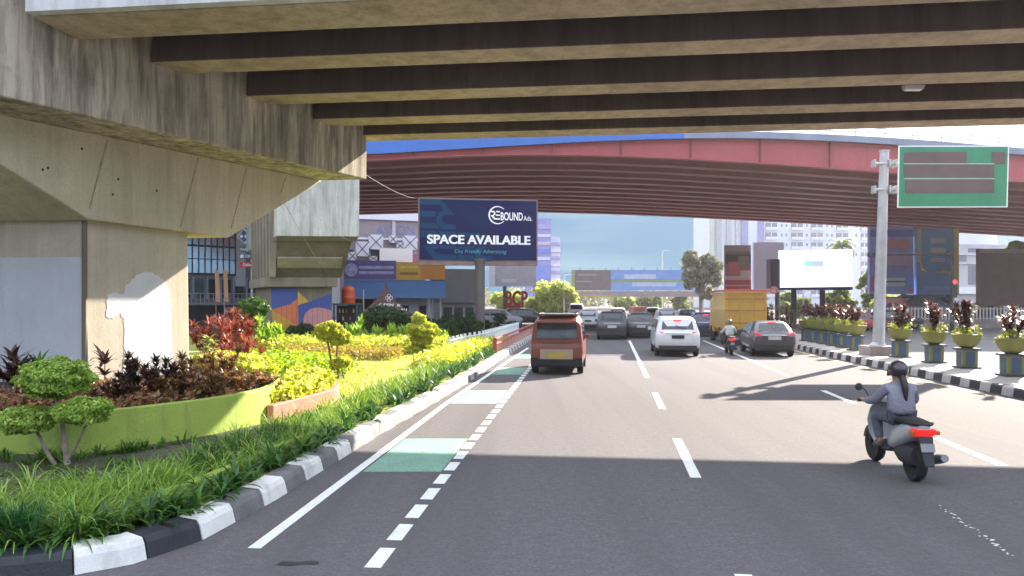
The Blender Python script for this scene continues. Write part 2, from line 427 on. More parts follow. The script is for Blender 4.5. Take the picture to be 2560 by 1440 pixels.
# ------------------------------------------------------------------ painted markings
mk = MB()
def strip(p0, p1, wd, mb, z=.005, m=0):
    p0 = Vector(p0).to_2d(); p1 = Vector(p1).to_2d(); t = (p1 - p0).normalized(); q = Vector((-t.y, t.x)) * wd / 2
    mb.poly([(*(p0 - q), z), (*(p1 - q), z), (*(p1 + q), z), (*(p0 + q), z)], m)
def ln(pa, pb, d): return (pa[0] + (pb[0] - pa[0]) * (d - pa[1]) / (pb[1] - pa[1]), d)
SA, SB = (-2.49, 7.18), (-1.5, 17.5); SC = (.8, 37.2)
strip(SA, SB, .13, mk); strip(SB, SC, .13, mk)
DA, DB = (-1.25, 6.66), (.55, 25.5)
d = 5.9
while d < 34:
    strip(ln(DA, DB, d), ln(DA, DB, d + .53), .155, mk); d += .76
LA, LB = (2.48, 10.03), (6.74, 42.5)
for a, b in ((-1.0, 1.7), (3.7, 6.5), (10.03, 12.86), (16.35, 19.2), (22.9, 44), (52, 70)): strip(ln(LA, LB, a), ln(LA, LB, b), .15, mk)
QA, QB = (7.1, 10.76), (9.78, 31.9)
for a, b in ((4.6, 6.8), (10.76, 12.9), (17.2, 19.7), (23.5, 44), (52, 70)): strip(ln(QA, QB, a), ln(QA, QB, b), .15, mk)
ma = MB()
struct(mk.build('road_marking', m_paint), 'white lane lines and dashes')
gp = MB()
for a, b in ((10.38, 12.86), (17.2, 19.75), (23.9, 26.4), (30.6, 33.1)):
    s_ = (lambda q: ln(SA, SB, q) if q < 17.5 else ln(SB, SC, q))
    l0, l1, r0, r1 = s_(a), s_(b), ln(DA, DB, a), ln(DA, DB, b)
    gp.poly([(l0[0] + .1, a, .004), (r0[0] - .1, a, .004), (r1[0] - .1, b, .004), (l1[0] + .1, b, .004)])
struct(gp.build('lane_marking', m_green), 'pale green cycle lane patches')
ye = MB(); kp = [Vector(p) for p in KR]; kn = normals(kp)
for i in range(len(kp) - 1):
    a = kp[i] + kn[i] * .42; b = kp[i + 1] + kn[i + 1] * .42; strip(a, b, .13, ye, .005)
struct(ye.build('edge_line', m_yel), 'yellow edge line beside the median kerb')
# tar patch on the asphalt near the garden
tp = G(745, 1408); pm = MB()
pm.poly([(tp.x - .19, tp.y - .05, .004), (tp.x - .05, tp.y - .075, .004), (tp.x + .06, tp.y - .03, .004), (tp.x + .17, tp.y - .05, .004), (tp.x + .2, tp.y + .02, .004), (tp.x + .1, tp.y + .06, .004), (tp.x, tp.y + .02, .004), (tp.x - .15, tp.y + .05, .004)])
struct(pm.build('road_patch', M('tar', (.022, .02, .02), .6, .3, 8)), 'dark tar stain on the asphalt')
sp = MB()
for k in range(34):
    q = G(2352 + 5.4 * k + rnd.uniform(-6, 6), 1268 + 3.6 * k + rnd.uniform(-5, 5)); r_ = rnd.uniform(.008, .022)
    sp.poly([(q.x + r_ * math.cos(a) * rnd.uniform(.6, 1.3), q.y + r_ * math.sin(a), .004) for a in (0, 1.3, 2.5, 3.8, 5)])
struct(sp.build('paint_fleck', m_paint), 'worn white paint flecks of an old line')

# ================================================================== concrete flyover
gdir = Vector((-1, .115, 0)).normalized(); u = Vector((.457, .889, 0)).normalized(); nF = Vector((.889, -.457, 0)).normalized()
B0 = Vector((-9.03, 13.13, 0)); A0 = Vector((-9.07, 16, 0))
fly = thing('flyover', 'grey brown concrete flyover crossing overhead on a hammerhead pier', 'flyover', (A0.x, A0.y, 0))
FO = fly.location.copy()
def T(base, t, z): v = base + u * t; return Vector((v.x, v.y, z))
b_ = MB(); b_.extr([T(B0, -9, 6.0), T(B0, 10.25, 6.0), T(B0, 10.25, 8.5), T(B0, -9, 8.5)], gdir * 4.6)
beam = b_.build('cap_beam', c_beam, fly, FO, bevel=.03)
h_ = MB(); h_.extr([T(A0, -.02, 4.13), T(A0, 3.75, 4.02), T(A0, 7.3, 6.0), T(A0, -3.7, 6.0)], gdir * 3.2)
h_.build('hammerhead', c_ham, fly, FO, bevel=.03)
p_ = MB(); A1 = A0 - nF * .28
p_.extr([T(A1, .06, 0), T(A1, 2.78, 0), T(A1, 2.72, 4.2), T(A1, .06, 4.2)], gdir * 3.0)
p_.build('pier', c_pier, fly, FO, bevel=.04)
# white wash on both faces of the pier, formwork seams on the hammerhead
n2 = nF
wh = MB()
blob = [(268, 737), (285, 731), (309, 735), (313, 718), (328, 702), (342, 686), (362, 681), (382, 681), (398, 690), (412, 702), (424, 726), (426, 752), (430, 780), (429, 820), (433, 870), (431, 990), (305, 1020), (311, 860), (309, 800), (300, 784), (284, 796), (266, 794)]
rag = []
for (x0, y0), (x1, y1) in zip(blob, blob[1:] + blob[:1]):
    nseg = max(1, int(math.hypot(x1 - x0, y1 - y0) / 5))
    for k in range(nseg): rag.append((x0 + (x1 - x0) * k / nseg + rnd.uniform(-2.2, 2.2), y0 + (y1 - y0) * k / nseg + rnd.uniform(-2.2, 2.2)))
wh.extr([on_plane(x, y, A1 + nF * .006, nF) for x, y in rag], nF * -.004)
wh.build('painted_patch', M('white_wash', (.6, .6, .63), .85, .06, 2, .2, fine=.1, dirt=.08), fly, FO)
fl = u * -1; nl = gdir.cross(Vector((0, 0, 1))).normalized()
if nl.y > 0: nl = -nl
lf = MB(); c0 = T(A1, .06, 0) + nl * .006
def onl(x, y): return on_plane(x, y, c0, nl)
lf.extr([onl(-40, 645), onl(212, 642), onl(226, 1030), onl(-40, 1050)], -nl * .004)
lf.build('painted_patch', M('grey_wash', (.52, .53, .57), .85, .08, 1.5, .15, fine=.08, dirt=.15), fly, FO)
ch = MB(); q0 = T(A1, .06, 0) - u * .02 + nF * .02
ch.tube([q0, q0 + Vector((0, 0, 4.12))], .055, 6); ch.build('corner_trim', concrete('trim_concrete', (.2, .17, .13), .3), fly, FO)
for x0, y0, x1, y1 in ((268, 350, 224, 522), (496, 394, 451, 568), (616, 420, 578, 572), (715, 441, 702, 482)):
    a = on_plane(x0, y0, A0 + nF * .004, nF); b = on_plane(x1, y1, A0 + nF * .004, nF); t_ = u * .016
    MB().extr([a - t_, a + t_, b + t_, b - t_], nF * -.003).build('formwork_seam', M('seam_stain', (.3, .24, .165), .9, .3, 5), fly, FO)
for x, y in ((392, 477), (296, 448), (282, 486), (120, 420), (205, 372), (107, 424)):
    c = on_plane(x, y, A0 + nF * .004, nF)
    MB().extr([c + u * (.025 * math.cos(a)) + Vector((0, 0, .03 * math.sin(a))) for a in [k * math.pi / 4 for k in range(8)]], nF * -.003).build('bolt_hole', M('hole_black', (.03, .025, .02), .9), fly, FO)
# girders run from the cap beam over the road
ZC = [12.75, 15.3, 17.75, 19.95, 22.0]; SOF = [7.42, 7.43, 7.35, 7.29, 7.29]; wdir = Vector((.115, 1, 0)).normalized()
ge = -gdir
for i, (zc, sf) in enumerate(zip(ZC, SOF)):
    p0 = Vector((0, zc, 0))
    # hit the beam plane
    t = ((B0 - p0).dot(nF)) / ge.dot(nF)
    if i == 4: t = -4.75 / ge.x
    st = p0 + ge * (t - .12); en = p0 + ge * 70
    if i == 0: st = p0 + ge * (-8.45 / ge.x); sec = [(-.52, 0), (.66, 0), (.66, .2), (.9, .22), (.9, .3), (.2, .6), (.2, 1.0), (-.52, 1.0)]
    else: sec = [(-.42, 0), (.42, 0), (.42, .12), (.3, .5), (.3, .8), (.36, 1.0), (-.36, 1.0), (-.33, .8), (-.38, .5), (-.42, .06)]
    g = MB()
    g.loft([[q + wdir * a + Vector((0, 0, sf + h)) for a, h in sec] for q in (st, en)])
    n_ = len(sec); g.m = [(0 if (k < n_ and abs(sec[k][1]) + abs(sec[(k + 1) % n_][1]) < .01) or (i == 0 and (k == n_ - 1 or k < 4)) else 1) for k in range(len(g.f))]  # webs take the colour with shade painted in, soffits the plain concrete
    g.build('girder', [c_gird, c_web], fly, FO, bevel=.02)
sl_ = MB(); e0 = Vector((0, 12.2, 0)); e1 = Vector((0, 22.6, 0))
l0, l1 = e0 - ge * 9.1, e1 - ge * 4.9
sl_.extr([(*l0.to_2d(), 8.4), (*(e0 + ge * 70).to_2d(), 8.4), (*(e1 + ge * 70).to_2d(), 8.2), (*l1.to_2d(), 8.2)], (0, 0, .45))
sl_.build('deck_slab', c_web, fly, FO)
s2 = MB(); s2.extr([(*(e0 - ge * 60).to_2d(), 8.45), (*(e0 - ge * 8.9).to_2d(), 8.45), (*(e1 - ge * 4.85).to_2d(), 8.25), (*(e1 - ge * 60).to_2d(), 8.25)], (0, 0, .38))
s2.build('deck_slab', c_gird, fly, FO)
for e, z0, z1, c_ in ((e0, 7.425, 9.7, c_fas), (e1, 8.2, 9.15, c_fas)):
    f = MB(); off = wdir * (-.02 if e is e0 else 0)
    s_, t_ = (e - ge * (8.45 / ge.x) if e is e0 else e - ge * 60), e + ge * 70
    f.loft([[q + off + wdir * a + Vector((0, 0, h)) for a, h in ((-.2, z0), (0.0, z0), (.0, z1), (-.2, z1))] for q in (s_, t_)])
    f.build('barrier', c_, fly, FO)
# lamp under the deck
lp = P(2283, 223, 17.2); lp.z = 7.36
lt = thing('under_deck_lamp', 'small white lamp fixed under the flyover girders', 'lamp', lp)
MB().box((0, 0, -.05), (.42, .16, .1), top=1.15).build('housing', m_steel, lt, bevel=.015)
MB().box((0, 0, -.106), (.36, .12, .02)).build('diffuser', M('lamp_white', (.85, .84, .8), .4, .03), lt)

# ================================================================== red steel bridge behind
YB = 52.0
rb = thing('steel_bridge', 'red steel girder bridge with blue parapet crossing beyond the flyover', 'bridge', (0, YB, 0)); RO = rb.location.copy()
def prof(pts, x):
    if x <= pts[0][0]: return pts[0][1] + (x - pts[0][0]) * .02
    for a, b in zip(pts, pts[1:]):
        if x <= b[0]: return a[1] + (b[1] - a[1]) * (x - a[0]) / (b[0] - a[0])
    return pts[-1][1] + (x - pts[-1][0]) * -.06
def px_prof(l, d): return [((x - CX) / F * d, HCAM + (HY - y) / F * d) for x, y in l]
NB = px_prof([(915, 402), (1100, 391), (1300, 386), (1500, 388), (1700, 396), (1950, 411), (2250, 433), (2560, 455)], YB)
FB = px_prof([(895, 536), (1120, 531), (1345, 530), (1560, 536), (1780, 546), (2050, 560), (2300, 575), (2560, 591)], YB * 1.733)
NT = px_prof([(915, 387), (1120, 375), (1350, 361), (1550, 351), (1750, 346), (1900, 346), (2100, 354), (2300, 366), (2560, 388)], YB)
xs = [-60 + 3.0 * k for k in range(61)]
NG = 13
for i in range(NG):
    fr = i / (NG - 1); y = YB + .35 + fr * (YB * .733 - .4); g = MB(); rings = []
    for x in xs:
        xn = x * YB / y
        zb = prof(NB, x) * (1 - fr) + prof(FB, x) * fr if i else prof(NB, x)
        if i == 0:
            zt = max(prof(NT, x), zb + .35)
            rings.append([(x, y + a, zb + h if h < .2 else zt) for a, h in ((-.28, 0), (.28, 0), (.28, .06), (.03, .06), (.03, 9), (-.03, 9), (-.03, .06), (-.28, .06))])
        else:
            rings.append([(x, y + a, zb + h) for a, h in ((-.45, 0), (.45, 0), (.45, .05), (.03, .05), (.03, 1.3), (-.03, 1.3), (-.03, .05), (-.45, .05))])
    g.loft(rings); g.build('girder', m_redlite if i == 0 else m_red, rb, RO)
for k in range(-7, 13):
    x = 7.68 + 4.88 * k; zb = prof(NB, x) + .06; zt = prof(NT, x) - .02
    if zt > zb + .1: MB().box((x, YB + .21, (zb + zt) / 2), (.08, .2, zt - zb)).build('stiffener', M('red_dark', (.2, .035, .045), .55, .2, 1), rb, RO)
dk = MB(); top = []; rings = []
for x in xs:
    zt = max(prof(NT, x), prof(NB, x) + .4); zf = prof(FB, x) + 1.3
    rings.append([(x, YB + .1, zt), (x, YB * 1.74, zf), (x, YB * 1.74, zf + .3), (x, YB + .1, zt + .3)])
dk.loft(rings); dk.build('deck', m_red, rb, RO)
pp = MB(); rings = []
for x in xs:
    zt = max(prof(NT, x), prof(NB, x) + .4); hh = max(.45, min(1.5, 1.1 - x * .05))
    rings.append([(x, YB - .15, zt), (x, YB + .08, zt), (x, YB + .08, zt + hh), (x, YB - .15, zt + hh)])
cut = [i for i, x in enumerate(xs) if x <= 13][-1]
pp.loft(rings[:cut + 1]); pp.build('parapet', m_blue, rb, RO)
MB().loft(rings[cut:]).build('parapet', M('steel_blue_parapet', (.2, .24, .34), .6, .15, .6, dirt=.2), rb, RO)
rl = MB()
for x in np.arange(14, 60, 2.0):
    zt = prof(NT, x) + .45; rl.tube([(x, YB - .03, zt), (x, YB - .03, zt + .62)], .035, 5)
for hh in (.62, .3): rl.tube([(x, YB - .03, prof(NT, x) + .45 + hh) for x in np.arange(14, 62, 3.0)], .04, 5)
rl.build('railing', m_steel, rb, RO)
# ================================================================== garden
def wall(path, th, z0, z1, mb, side=1, m=0):
    pts = [Vector(p) for p in path]; ns = normals(pts)
    rings = [[(p.x, p.y, z0), (p.x, p.y, z1), (p.x + q.x * th * side, p.y + q.y * th * side, z1), (p.x + q.x * th * side, p.y + q.y * th * side, z0)] for p, q in zip(pts, ns)]
    mb.loft(rings, m)
def smooth_path(pts, n=6):
    out = []
    P_ = [Vector(p).to_2d() for p in pts]
    for i in range(len(P_) - 1):
        p0 = P_[max(0, i - 1)]; p1 = P_[i]; p2 = P_[i + 1]; p3 = P_[min(len(P_) - 1, i + 2)]
        for k in range(n):
            t = k / n; out.append(.5 * ((2 * p1) + (p2 - p0) * t + (2 * p0 - 5 * p1 + 4 * p2 - p3) * t * t + (3 * p1 - p0 - 3 * p2 + p3) * t ** 3))
    out.append(P_[-1]); return out
m_lime = M('lime_paint', (.31, .40, .065), .65, .16, 1.3, .15, fine=.14, dirt=.45)
m_salmon = M('salmon_paint', (.52, .16, .12), .65, .12, 1.3, .1, fine=.1, dirt=.3)
PW = smooth_path([(-16, 15), (-13.4, 12.6), (-11, 11.6), (-9.2, 11.05), (-7.46, 10.83), (-6.39, 10.76), (-5.83, 11.25), (-5.07, 12.3), (-4.75, 13.05), (-4.58, 13.7), (-4.6, 14.4), (-4.9, 15.6), (-5.5, 17.2), (-6.3, 19.0), (-7.4, 20.6)])
wb = MB(); wall(PW, .16, .0, .76, wb); wo_ = wb.build('planter_wall', m_lime, None, (-7, 11, 0), bevel=.015)
tag(wo_, 'curved lime green planter wall around the big concrete pier', 'planter wall')
soil = [(p.x, p.y, .6) for p in PW] + [(-9, 21.5, .6), (-16, 20, .6)]
so_ = MB().poly(soil).build('soil', m_soil); struct(so_, 'planter soil around the pier')
PS = smooth_path([(-4.42, 13.78), (-4.25, 14.6), (-4.0, 15.6), (-3.9, 16.5), (-4.1, 17.6), (-4.7, 18.6), (-5.8, 19.6)])
sb = MB(); wall(PS, .14, .0, .45, sb); ss = sb.build('planter_wall', m_salmon, None, (-4, 16, 0), bevel=.015)
tag(ss, 'low salmon pink planter wall beside the lime green one', 'planter wall')
struct(MB().poly([(p.x, p.y, .36) for p in PS] + [(-6.1, 19.2, .36), (-4.9, 15.6, .36), (-4.6, 14.0, .36)]).build('soil', m_soil), 'soil of the low pink planter')
# low lime edging that runs behind the kerb
ED = smooth_path([(-12, 6.9), (-7.5, 6.95), (-5.3, 7.1), (-4.4, 7.6), (-3.85, 8.4), (-3.6, 9.4), (-3.44, 10.66), (-3.2, 12.0), (-2.95, 13.6)])
eb = MB(); wall(ED, .12, .0, .27, eb); eo = eb.build('garden_edging', m_lime, None, (-4, 8, 0), bevel=.015)
tag(eo, 'low lime green edging wall half hidden by grass behind the kerb', 'edging')
struct(MB().poly([(-30, 9, .168), (-12, 7.2, .168), (-5.4, 7.25, .168), (-4.3, 8.0, .168), (-3.7, 9.5, .168), (-3.5, 11.2, .168), (-3.3, 13, .168), (-4.5, 13.4, .168), (-5.1, 12.1, .168), (-6, 11, .168), (-9, 11, .168), (-14, 13, .168)]).build('soil', m_earth), 'bare earth and moss in front of the planter wall')

lf_grass = leafmat('grass_blade', [(.11, .23, .02), (.2, .36, .04), (.32, .48, .08), (.46, .56, .16)], .35)
lf_dark = leafmat('lily_blade', [(.02, .07, .012), (.04, .12, .02), (.07, .18, .03), (.12, .25, .05)], .3, .35)
lf_palm = leafmat('fine_blade', [(.015, .08, .02), (.03, .13, .03), (.05, .18, .04)], .3)
lf_yel = leafmat('yellow_leaf', [(.34, .4, .02), (.56, .58, .05), (.7, .68, .13), (.8, .78, .42)], .5)
lf_yg = leafmat('lime_leaf', [(.2, .36, .015), (.38, .52, .03), (.52, .6, .06)], .5)
lf_top = leafmat('topiary_leaf', [(.18, .33, .04), (.32, .48, .07), (.45, .60, .12), (.55, .66, .2)], .35)
lf_topd = leafmat('topiary_dark_leaf', [(.03, .09, .012), (.07, .17, .02), (.13, .25, .03)], .3)
lf_ty = leafmat('golden_leaf', [(.36, .42, .03), (.58, .6, .08), (.72, .7, .2)], .5)
lf_red = leafmat('red_leaf', [(.14, .02, .018), (.3, .045, .03), (.42, .09, .06), (.42, .2, .17)], .4, .3)
lf_brown = leafmat('bronze_leaf', [(.12, .05, .03), (.3, .13, .07), (.46, .23, .11), (.34, .3, .12)], .3, .45)
lf_purple = leafmat('purple_leaf', [(.04, .02, .022), (.10, .045, .045), (.2, .09, .08), (.16, .13, .07)], .25, .35)
lf_canna = leafmat('canna_leaf', [(.16, .32, .02), (.32, .5, .05), (.46, .6, .1)], .55, .35)
lf_orange = leafmat('orange_leaf', [(.3, .2, .04), (.42, .32, .06), (.44, .42, .08), (.4, .2, .07)], .4)
lf_shrub = leafmat('dark_shrub_leaf', [(.012, .04, .012), (.025, .07, .018), (.05, .11, .03)], .25, .4)
lf_vari = leafmat('variegated_leaf', [(.2, .3, .05), (.5, .52, .2), (.65, .64, .4)], .4)
m_bark = M('bark', (.16, .12, .09), .9, .3, 9, .6)
m_barkp = M('pale_bark', (.3, .24, .19), .9, .3, 9, .6)

def along(path, a, b, n, jit, off=0.0):
    "n random points between distances a..b of a path, offset to its left by off +- jit"
    pts = resample(path, .25); ns = normals(pts); i0, i1 = 0, len(pts)
    sel = [(p, q) for p, q in zip(pts, ns) if a <= p.y <= b]
    out = []
    for _ in range(n):
        p, q = sel[rnd.randrange(len(sel))]; o = off + rnd.uniform(-jit, jit)
        out.append((p.x + q.x * o + rnd.uniform(-.12, .12), p.y + q.y * o + rnd.uniform(-.12, .12)))
    return np.array(out)
# strap-leaved lilies close to the kerb
A_ = along(KL[3:], 6.2, 13, 75, .13, .47); B_ = along(KL[3:], 13, 32, 120, .2, .55)
V, Fq = join([clump(A_[:, 0], A_[:, 1], .16, 11, .42, .05, (35, 85), (50, 130), .05, 5), clump(B_[:, 0], B_[:, 1], .16, 9, .44, .06, (35, 85), (50, 120), .06, 4)])
tag(np_mesh('lily_border', V, Fq, lf_dark), 'dark green strap leaved border plants just behind the painted kerb', 'border plants', kind='stuff')
# long pale grass behind
A_ = along(KL[1:], 6.0, 13.2, 260, .62, 1.2); Ac = A_[(A_[:, 0] > -9)]
B_ = along(KL[3:], 13.0, 33, 190, .38, 1.15)
N_ = np.array([(rnd.uniform(-7.8, -4.0), rnd.uniform(6.5, 8.9)) for _ in range(130)])
V, Fq = join([clump(Ac[:, 0], Ac[:, 1], .17, 30, .42, .014, (35, 88), (60, 150), .07, 5), clump(B_[:, 0], B_[:, 1], .16, 22, .46, .022, (40, 88), (40, 120), .12, 3),
              clump(N_[:, 0], N_[:, 1], .17, 34, .5, .015, (35, 88), (60, 150), .08, 5)])
tag(np_mesh('border_grass', V, Fq, lf_grass), 'long arching green grass filling the border behind the kerb', 'grass', kind='stuff')
# fine dark tuft at the lower left
T_ = np.array([(rnd.gauss(-4.75, .35), rnd.gauss(6.75, .14)) for _ in range(26)])
V, Fq = clump(T_[:, 0], T_[:, 1], rng.uniform(.2, .42, 26), 60, .26, .009, (-10, 85), (10, 60), .03, 3)
tag(np_mesh('fern_tuft', V, Fq, lf_palm, None, (-4.75, 6.75, .16)), 'fine feathery dark green tuft at the kerb corner', 'plant')
# weeds against the planter wall
W_ = np.array([(rnd.uniform(-8.3, -4.9), 0) for _ in range(60)]); W_[:, 1] = [10.35 + max(0, (x + 6.2)) * 1.05 + rnd.uniform(-.15, .2) for x in W_[:, 0]]
S_ = np.array([(rnd.uniform(-7.8, -4.1), rnd.uniform(8.2, 10.4)) for _ in range(190)])
V, Fq = join([clump(W_[:, 0], W_[:, 1], .17, 10, .2, .03, (20, 80), (30, 90), .06, 3), clump(S_[:, 0], S_[:, 1], .17, 12, .1, .02, (10, 70), (10, 60), .1, 2)])
tag(np_mesh('weeds', V, Fq, lf_topd), 'low weeds on the bare earth below the lime wall', 'weeds', kind='stuff')
X_ = along(KL[3:], 9.5, 13.8, 46, .28, 1.35)
V, Fq = clump(X_[:, 0], X_[:, 1], .17, 26, .42, .016, (35, 88), (50, 140), .08, 4)
tag(np_mesh('border_grass', V, Fq, lf_dark), 'darker tussock grass between the low edging and the pink planter', 'grass', kind='stuff')
# short lawn blades in the sun
Lx = rng.uniform(0, 1, 9000); Ly = rng.uniform(17, 40, 9000); Lxx = -1.9 + .115 * (Ly - 17) - 1.0 - Lx * (4 + .42 * (Ly - 17))
V, Fq = straps(np.stack([Lxx, Ly, np.full(9000, .155)], 1), rng.uniform(0, 6.28, 9000), rng.uniform(.05, .12, 9000), np.radians(rng.uniform(40, 90, 9000)), np.radians(rng.uniform(0, 50, 9000)), np.full(9000, .03), 2)
tag(np_mesh('lawn_grass', V, Fq, leafmat('lawn_blade', [(.36, .42, .015), (.5, .54, .03), (.58, .58, .05)], .5)), 'short yellow green lawn grass in the sun', 'grass', kind='stuff')
def cover(n, fn, z, size, mat, name, label, cat='ground cover', kind='stuff', up=.8, h=.2, aspect=.5):
    pts = np.array([fn() for _ in range(n)]); zz = z + rng.uniform(0, h, n)
    zz += .07 * np.sin(pts[:, 0] * 5) * np.sin(pts[:, 1] * 4.3)
    V, Fq = leaves(np.stack([pts[:, 0], pts[:, 1], zz], 1), np.tile([0, 0, 1.0], (n, 1)), size, aspect, up)
    o = np_mesh(name, V, Fq, mat); return tag(o, label, cat, kind=kind)
def in_poly(poly):
    xs_ = [p[0] for p in poly]; ys_ = [p[1] for p in poly]
    def f():
        while True:
            x = rnd.uniform(min(xs_), max(xs_)); y = rnd.uniform(min(ys_), max(ys_)); c = False; j = len(poly) - 1
            for i in range(len(poly)):
                if ((poly[i][1] > y) != (poly[j][1] > y)) and x < (poly[j][0] - poly[i][0]) * (y - poly[i][1]) / (poly[j][1] - poly[i][1]) + poly[i][0]: c = not c
                j = i
            if c: return x, y
    return f
cover(5200, in_poly([(-4.55, 14.0), (-4.3, 14.6), (-4.05, 15.8), (-4.0, 16.8), (-4.4, 18), (-5.6, 19.2), (-5.2, 17), (-4.75, 15.4)]), .42, .075, lf_yel, 'yellow_ground_cover', 'bright yellow leafy ground cover filling the low pink planter', h=.28)
cover(5200, in_poly([(-5.0, 16.0), (-5.6, 17.4), (-6.5, 19.4), (-7.4, 20.4), (-8.6, 20), (-7.2, 18.6), (-6.4, 17.6), (-5.5, 15.8)]), .66, .08, lf_yel, 'yellow_ground_cover', 'yellow ground cover inside the lime planter right of the pier', h=.3)
cover(4500, in_poly([(-5.5, 20.5), (-8.2, 22), (-10.5, 26), (-9, 27), (-6.5, 25), (-4.6, 22.5)]), .2, .085, lf_yg, 'hedge_cover', 'low lime green hedge planting behind the planters', h=.45)
cover(2600, in_poly([(-8.2, 27.5), (-9.5, 31), (-4.4, 31), (-4.2, 27.5)]), .2, .1, lf_orange, 'orange_ground_cover', 'orange and gold ground cover strip across the lawn', h=.35)
cover(6000, in_poly([(-11.5, 31.2), (-12.5, 35.5), (-3.2, 36.5), (-2.8, 32.5), (-4.4, 31.5)]), .2, .12, lf_ty, 'hedge_cover', 'long golden green hedge at the back of the lawn', h=.6)
cover(3000, in_poly([(-3.3, 24), (-1.9, 24), (-.6, 36), (-1.9, 36)]), .2, .1, lf_ty, 'hedge_cover', 'golden hedge strip along the far kerb', h=.45)
cover(5200, in_poly([(-10.5, 11.6), (-8, 11.3), (-6.4, 11.2), (-5.4, 12.3), (-4.95, 13.4), (-5.0, 14.6), (-6.6, 14.8), (-9, 14.6)]), .62, .06, lf_brown, 'bronze_ground_cover', 'low bronze leaved planting inside the lime planter', h=.22)

# ---- plants that can be told apart
def rosette_plant(name, label, cat, x, y, z, h, heads, mat, L=.35, w=.05, group=None, n=26, stemr=.012, spread=.12, lean=(10, 75), droop=(20, 80), seg=3):
    t = thing(name, label, cat, (x, y, z), 0, group); st = MB(); parts = []
    for k in range(heads):
        a = rnd.uniform(0, 6.28); r_ = spread * rnd.uniform(.2, 1) if heads > 1 else 0
        hh = h * rnd.uniform(.5, 1.0) if k else h
        tip = Vector((r_ * math.cos(a) * 1.6, r_ * math.sin(a) * 1.6, hh - L * .55)); tip.z = max(tip.z, .05)
        st.tube([(r_ * math.cos(a) * .4, r_ * math.sin(a) * .4, 0), tip * .55, tip], [stemr * 1.3, stemr, stemr * .7], 5)
        lay = max(1, int((hh - L * .5) / (L * .6)))
        for q in range(lay):
            f = 1 - q / max(1, lay) * .75
            parts.append(clump([tip.x * f], [tip.y * f], [tip.z * f], n if q == 0 else n // 2, L * (1 if q == 0 else .85), w, lean, droop, .015, seg))
    st.build('stem', m_bark, t)
    V, Fq = join(parts); np_mesh('foliage', V, Fq, mat, t); return t
# dark plants in the shaded bed
rosette_plant('ti_plant', 'dark purple ti plant with long drooping leaves before the painted pier corner', 'plant', *G(262, 985, .6).to_2d() * 1, .6, .85, 1, lf_purple, .5, .085, n=24, lean=(20, 85), droop=(40, 100), seg=5)
for px, py, hh, lab in ((325, 1000, .85, 'tall dark spiky bush just right of the purple ti plant'), (393, 1000, .78, 'dark spiky bush in front of the white paint patch'), (470, 1000, .85, 'bronze spiky bush left of the sunlit pier edge'), (548, 985, .9, 'bronze spiky bush at the foot of the sunlit pier edge')):
    g_ = G(px, py, .6); c_ = lf_purple if px < 400 else lf_brown
    rosette_plant('spiky_bush', lab, 'bush', g_.x, g_.y, .6, hh, 9, c_, .19, .04, 'dark spiky bushes in the lime planter', n=44, spread=.24)
for px, py, hh, lab in ((425, 1005, .5, 'low bronze bush beneath the white paint patch'), (515, 1005, .55, 'low bronze bush between two spiky ones'), (600, 990, .5, 'low bronze bush near the right end of the lime wall'), (640, 980, .42, 'last low bronze bush at the right end of the lime wall'), (300, 1012, .5, 'small dark bush below the purple ti plant')):
    g_ = G(px, py, .6)
    rosette_plant('bronze_bush', lab, 'bush', g_.x, g_.y, .6, hh, 16, lf_brown if px > 310 else lf_purple, .15, .04, 'low bronze bushes in the lime planter', n=30, spread=.34)
for px, py, hh, lab in ((22, 1010, .95, 'dark purple plant at the left edge of the lime planter'), (75, 1000, .75, 'dark plant behind the left topiary crown'), (215, 1003, .6, 'short dark plant between the topiary and the ti plant')):
    g_ = G(px, py, .6)
    rosette_plant('dark_plant', lab, 'plant', g_.x, g_.y, .6, hh, 4, lf_purple if px != 75 else lf_topd, .4, .09, 'dark plants by the grey painted pier face', n=16, spread=.2, lean=(20, 80), seg=4)
# red cordylines behind the pier
for k, (px, py, hh, lab) in enumerate(((520, 905, 1.5, 'red cordyline nearest to the pier edge'), (545, 898, 1.85, 'tall red cordyline second from the pier'), (572, 905, 1.7, 'red cordyline in the middle of the clump'), (596, 893, 1.9, 'tallest red cordyline in the clump'), (618, 900, 1.5, 'red cordyline beside the green cannas'), (560, 925, 1.1, 'short red cordyline at the front of the clump'), (605, 925, 1.0, 'low red cordyline at the right front of the clump'))):
    g_ = G(px, py, .16)
    rosette_plant('cordyline', lab, 'plant', g_.x, g_.y, .16, hh, 7, lf_red, .42, .075, 'red cordylines right of the pier', n=26, spread=.42, lean=(5, 80))
g_ = G(505, 925, .5); rosette_plant('variegated_plant', 'cream and green variegated plant against the sunlit pier edge', 'plant', g_.x + .1, g_.y, .5, .95, 4, lf_vari, .3, .12, n=14, spread=.2, lean=(0, 70))
# cannas
for px, py, d_, hh, lab in ((655, 880, 0, 1.5, 'tall green canna clump left of the mural'), (685, 880, 0, 1.2, 'shorter canna clump at the mural corner'), (880, 872, 0, 1.15, 'canna clump left of the dark shrub'), (905, 870, 0, 1.4, 'tall canna clump right of the two headed topiary'), (945, 868, 0, .9, 'low canna clump below the dark shrub'), (985, 868, 0, 1.05, 'canna clump with a red flower under the dark shrub'), (1010, 868, 0, 1.0, 'canna clump beside the tiered topiary'), (1100, 872, 0, .8, 'small canna clump right of the tiered topiary')):
    g_ = G(px, py, .16)
    rosette_plant('canna', lab, 'plant', g_.x, g_.y, .16, hh, 6, lf_canna, .5, .14, 'cannas behind the hedge', n=8, spread=.3, lean=(45, 88), droop=(0, 45), seg=3)
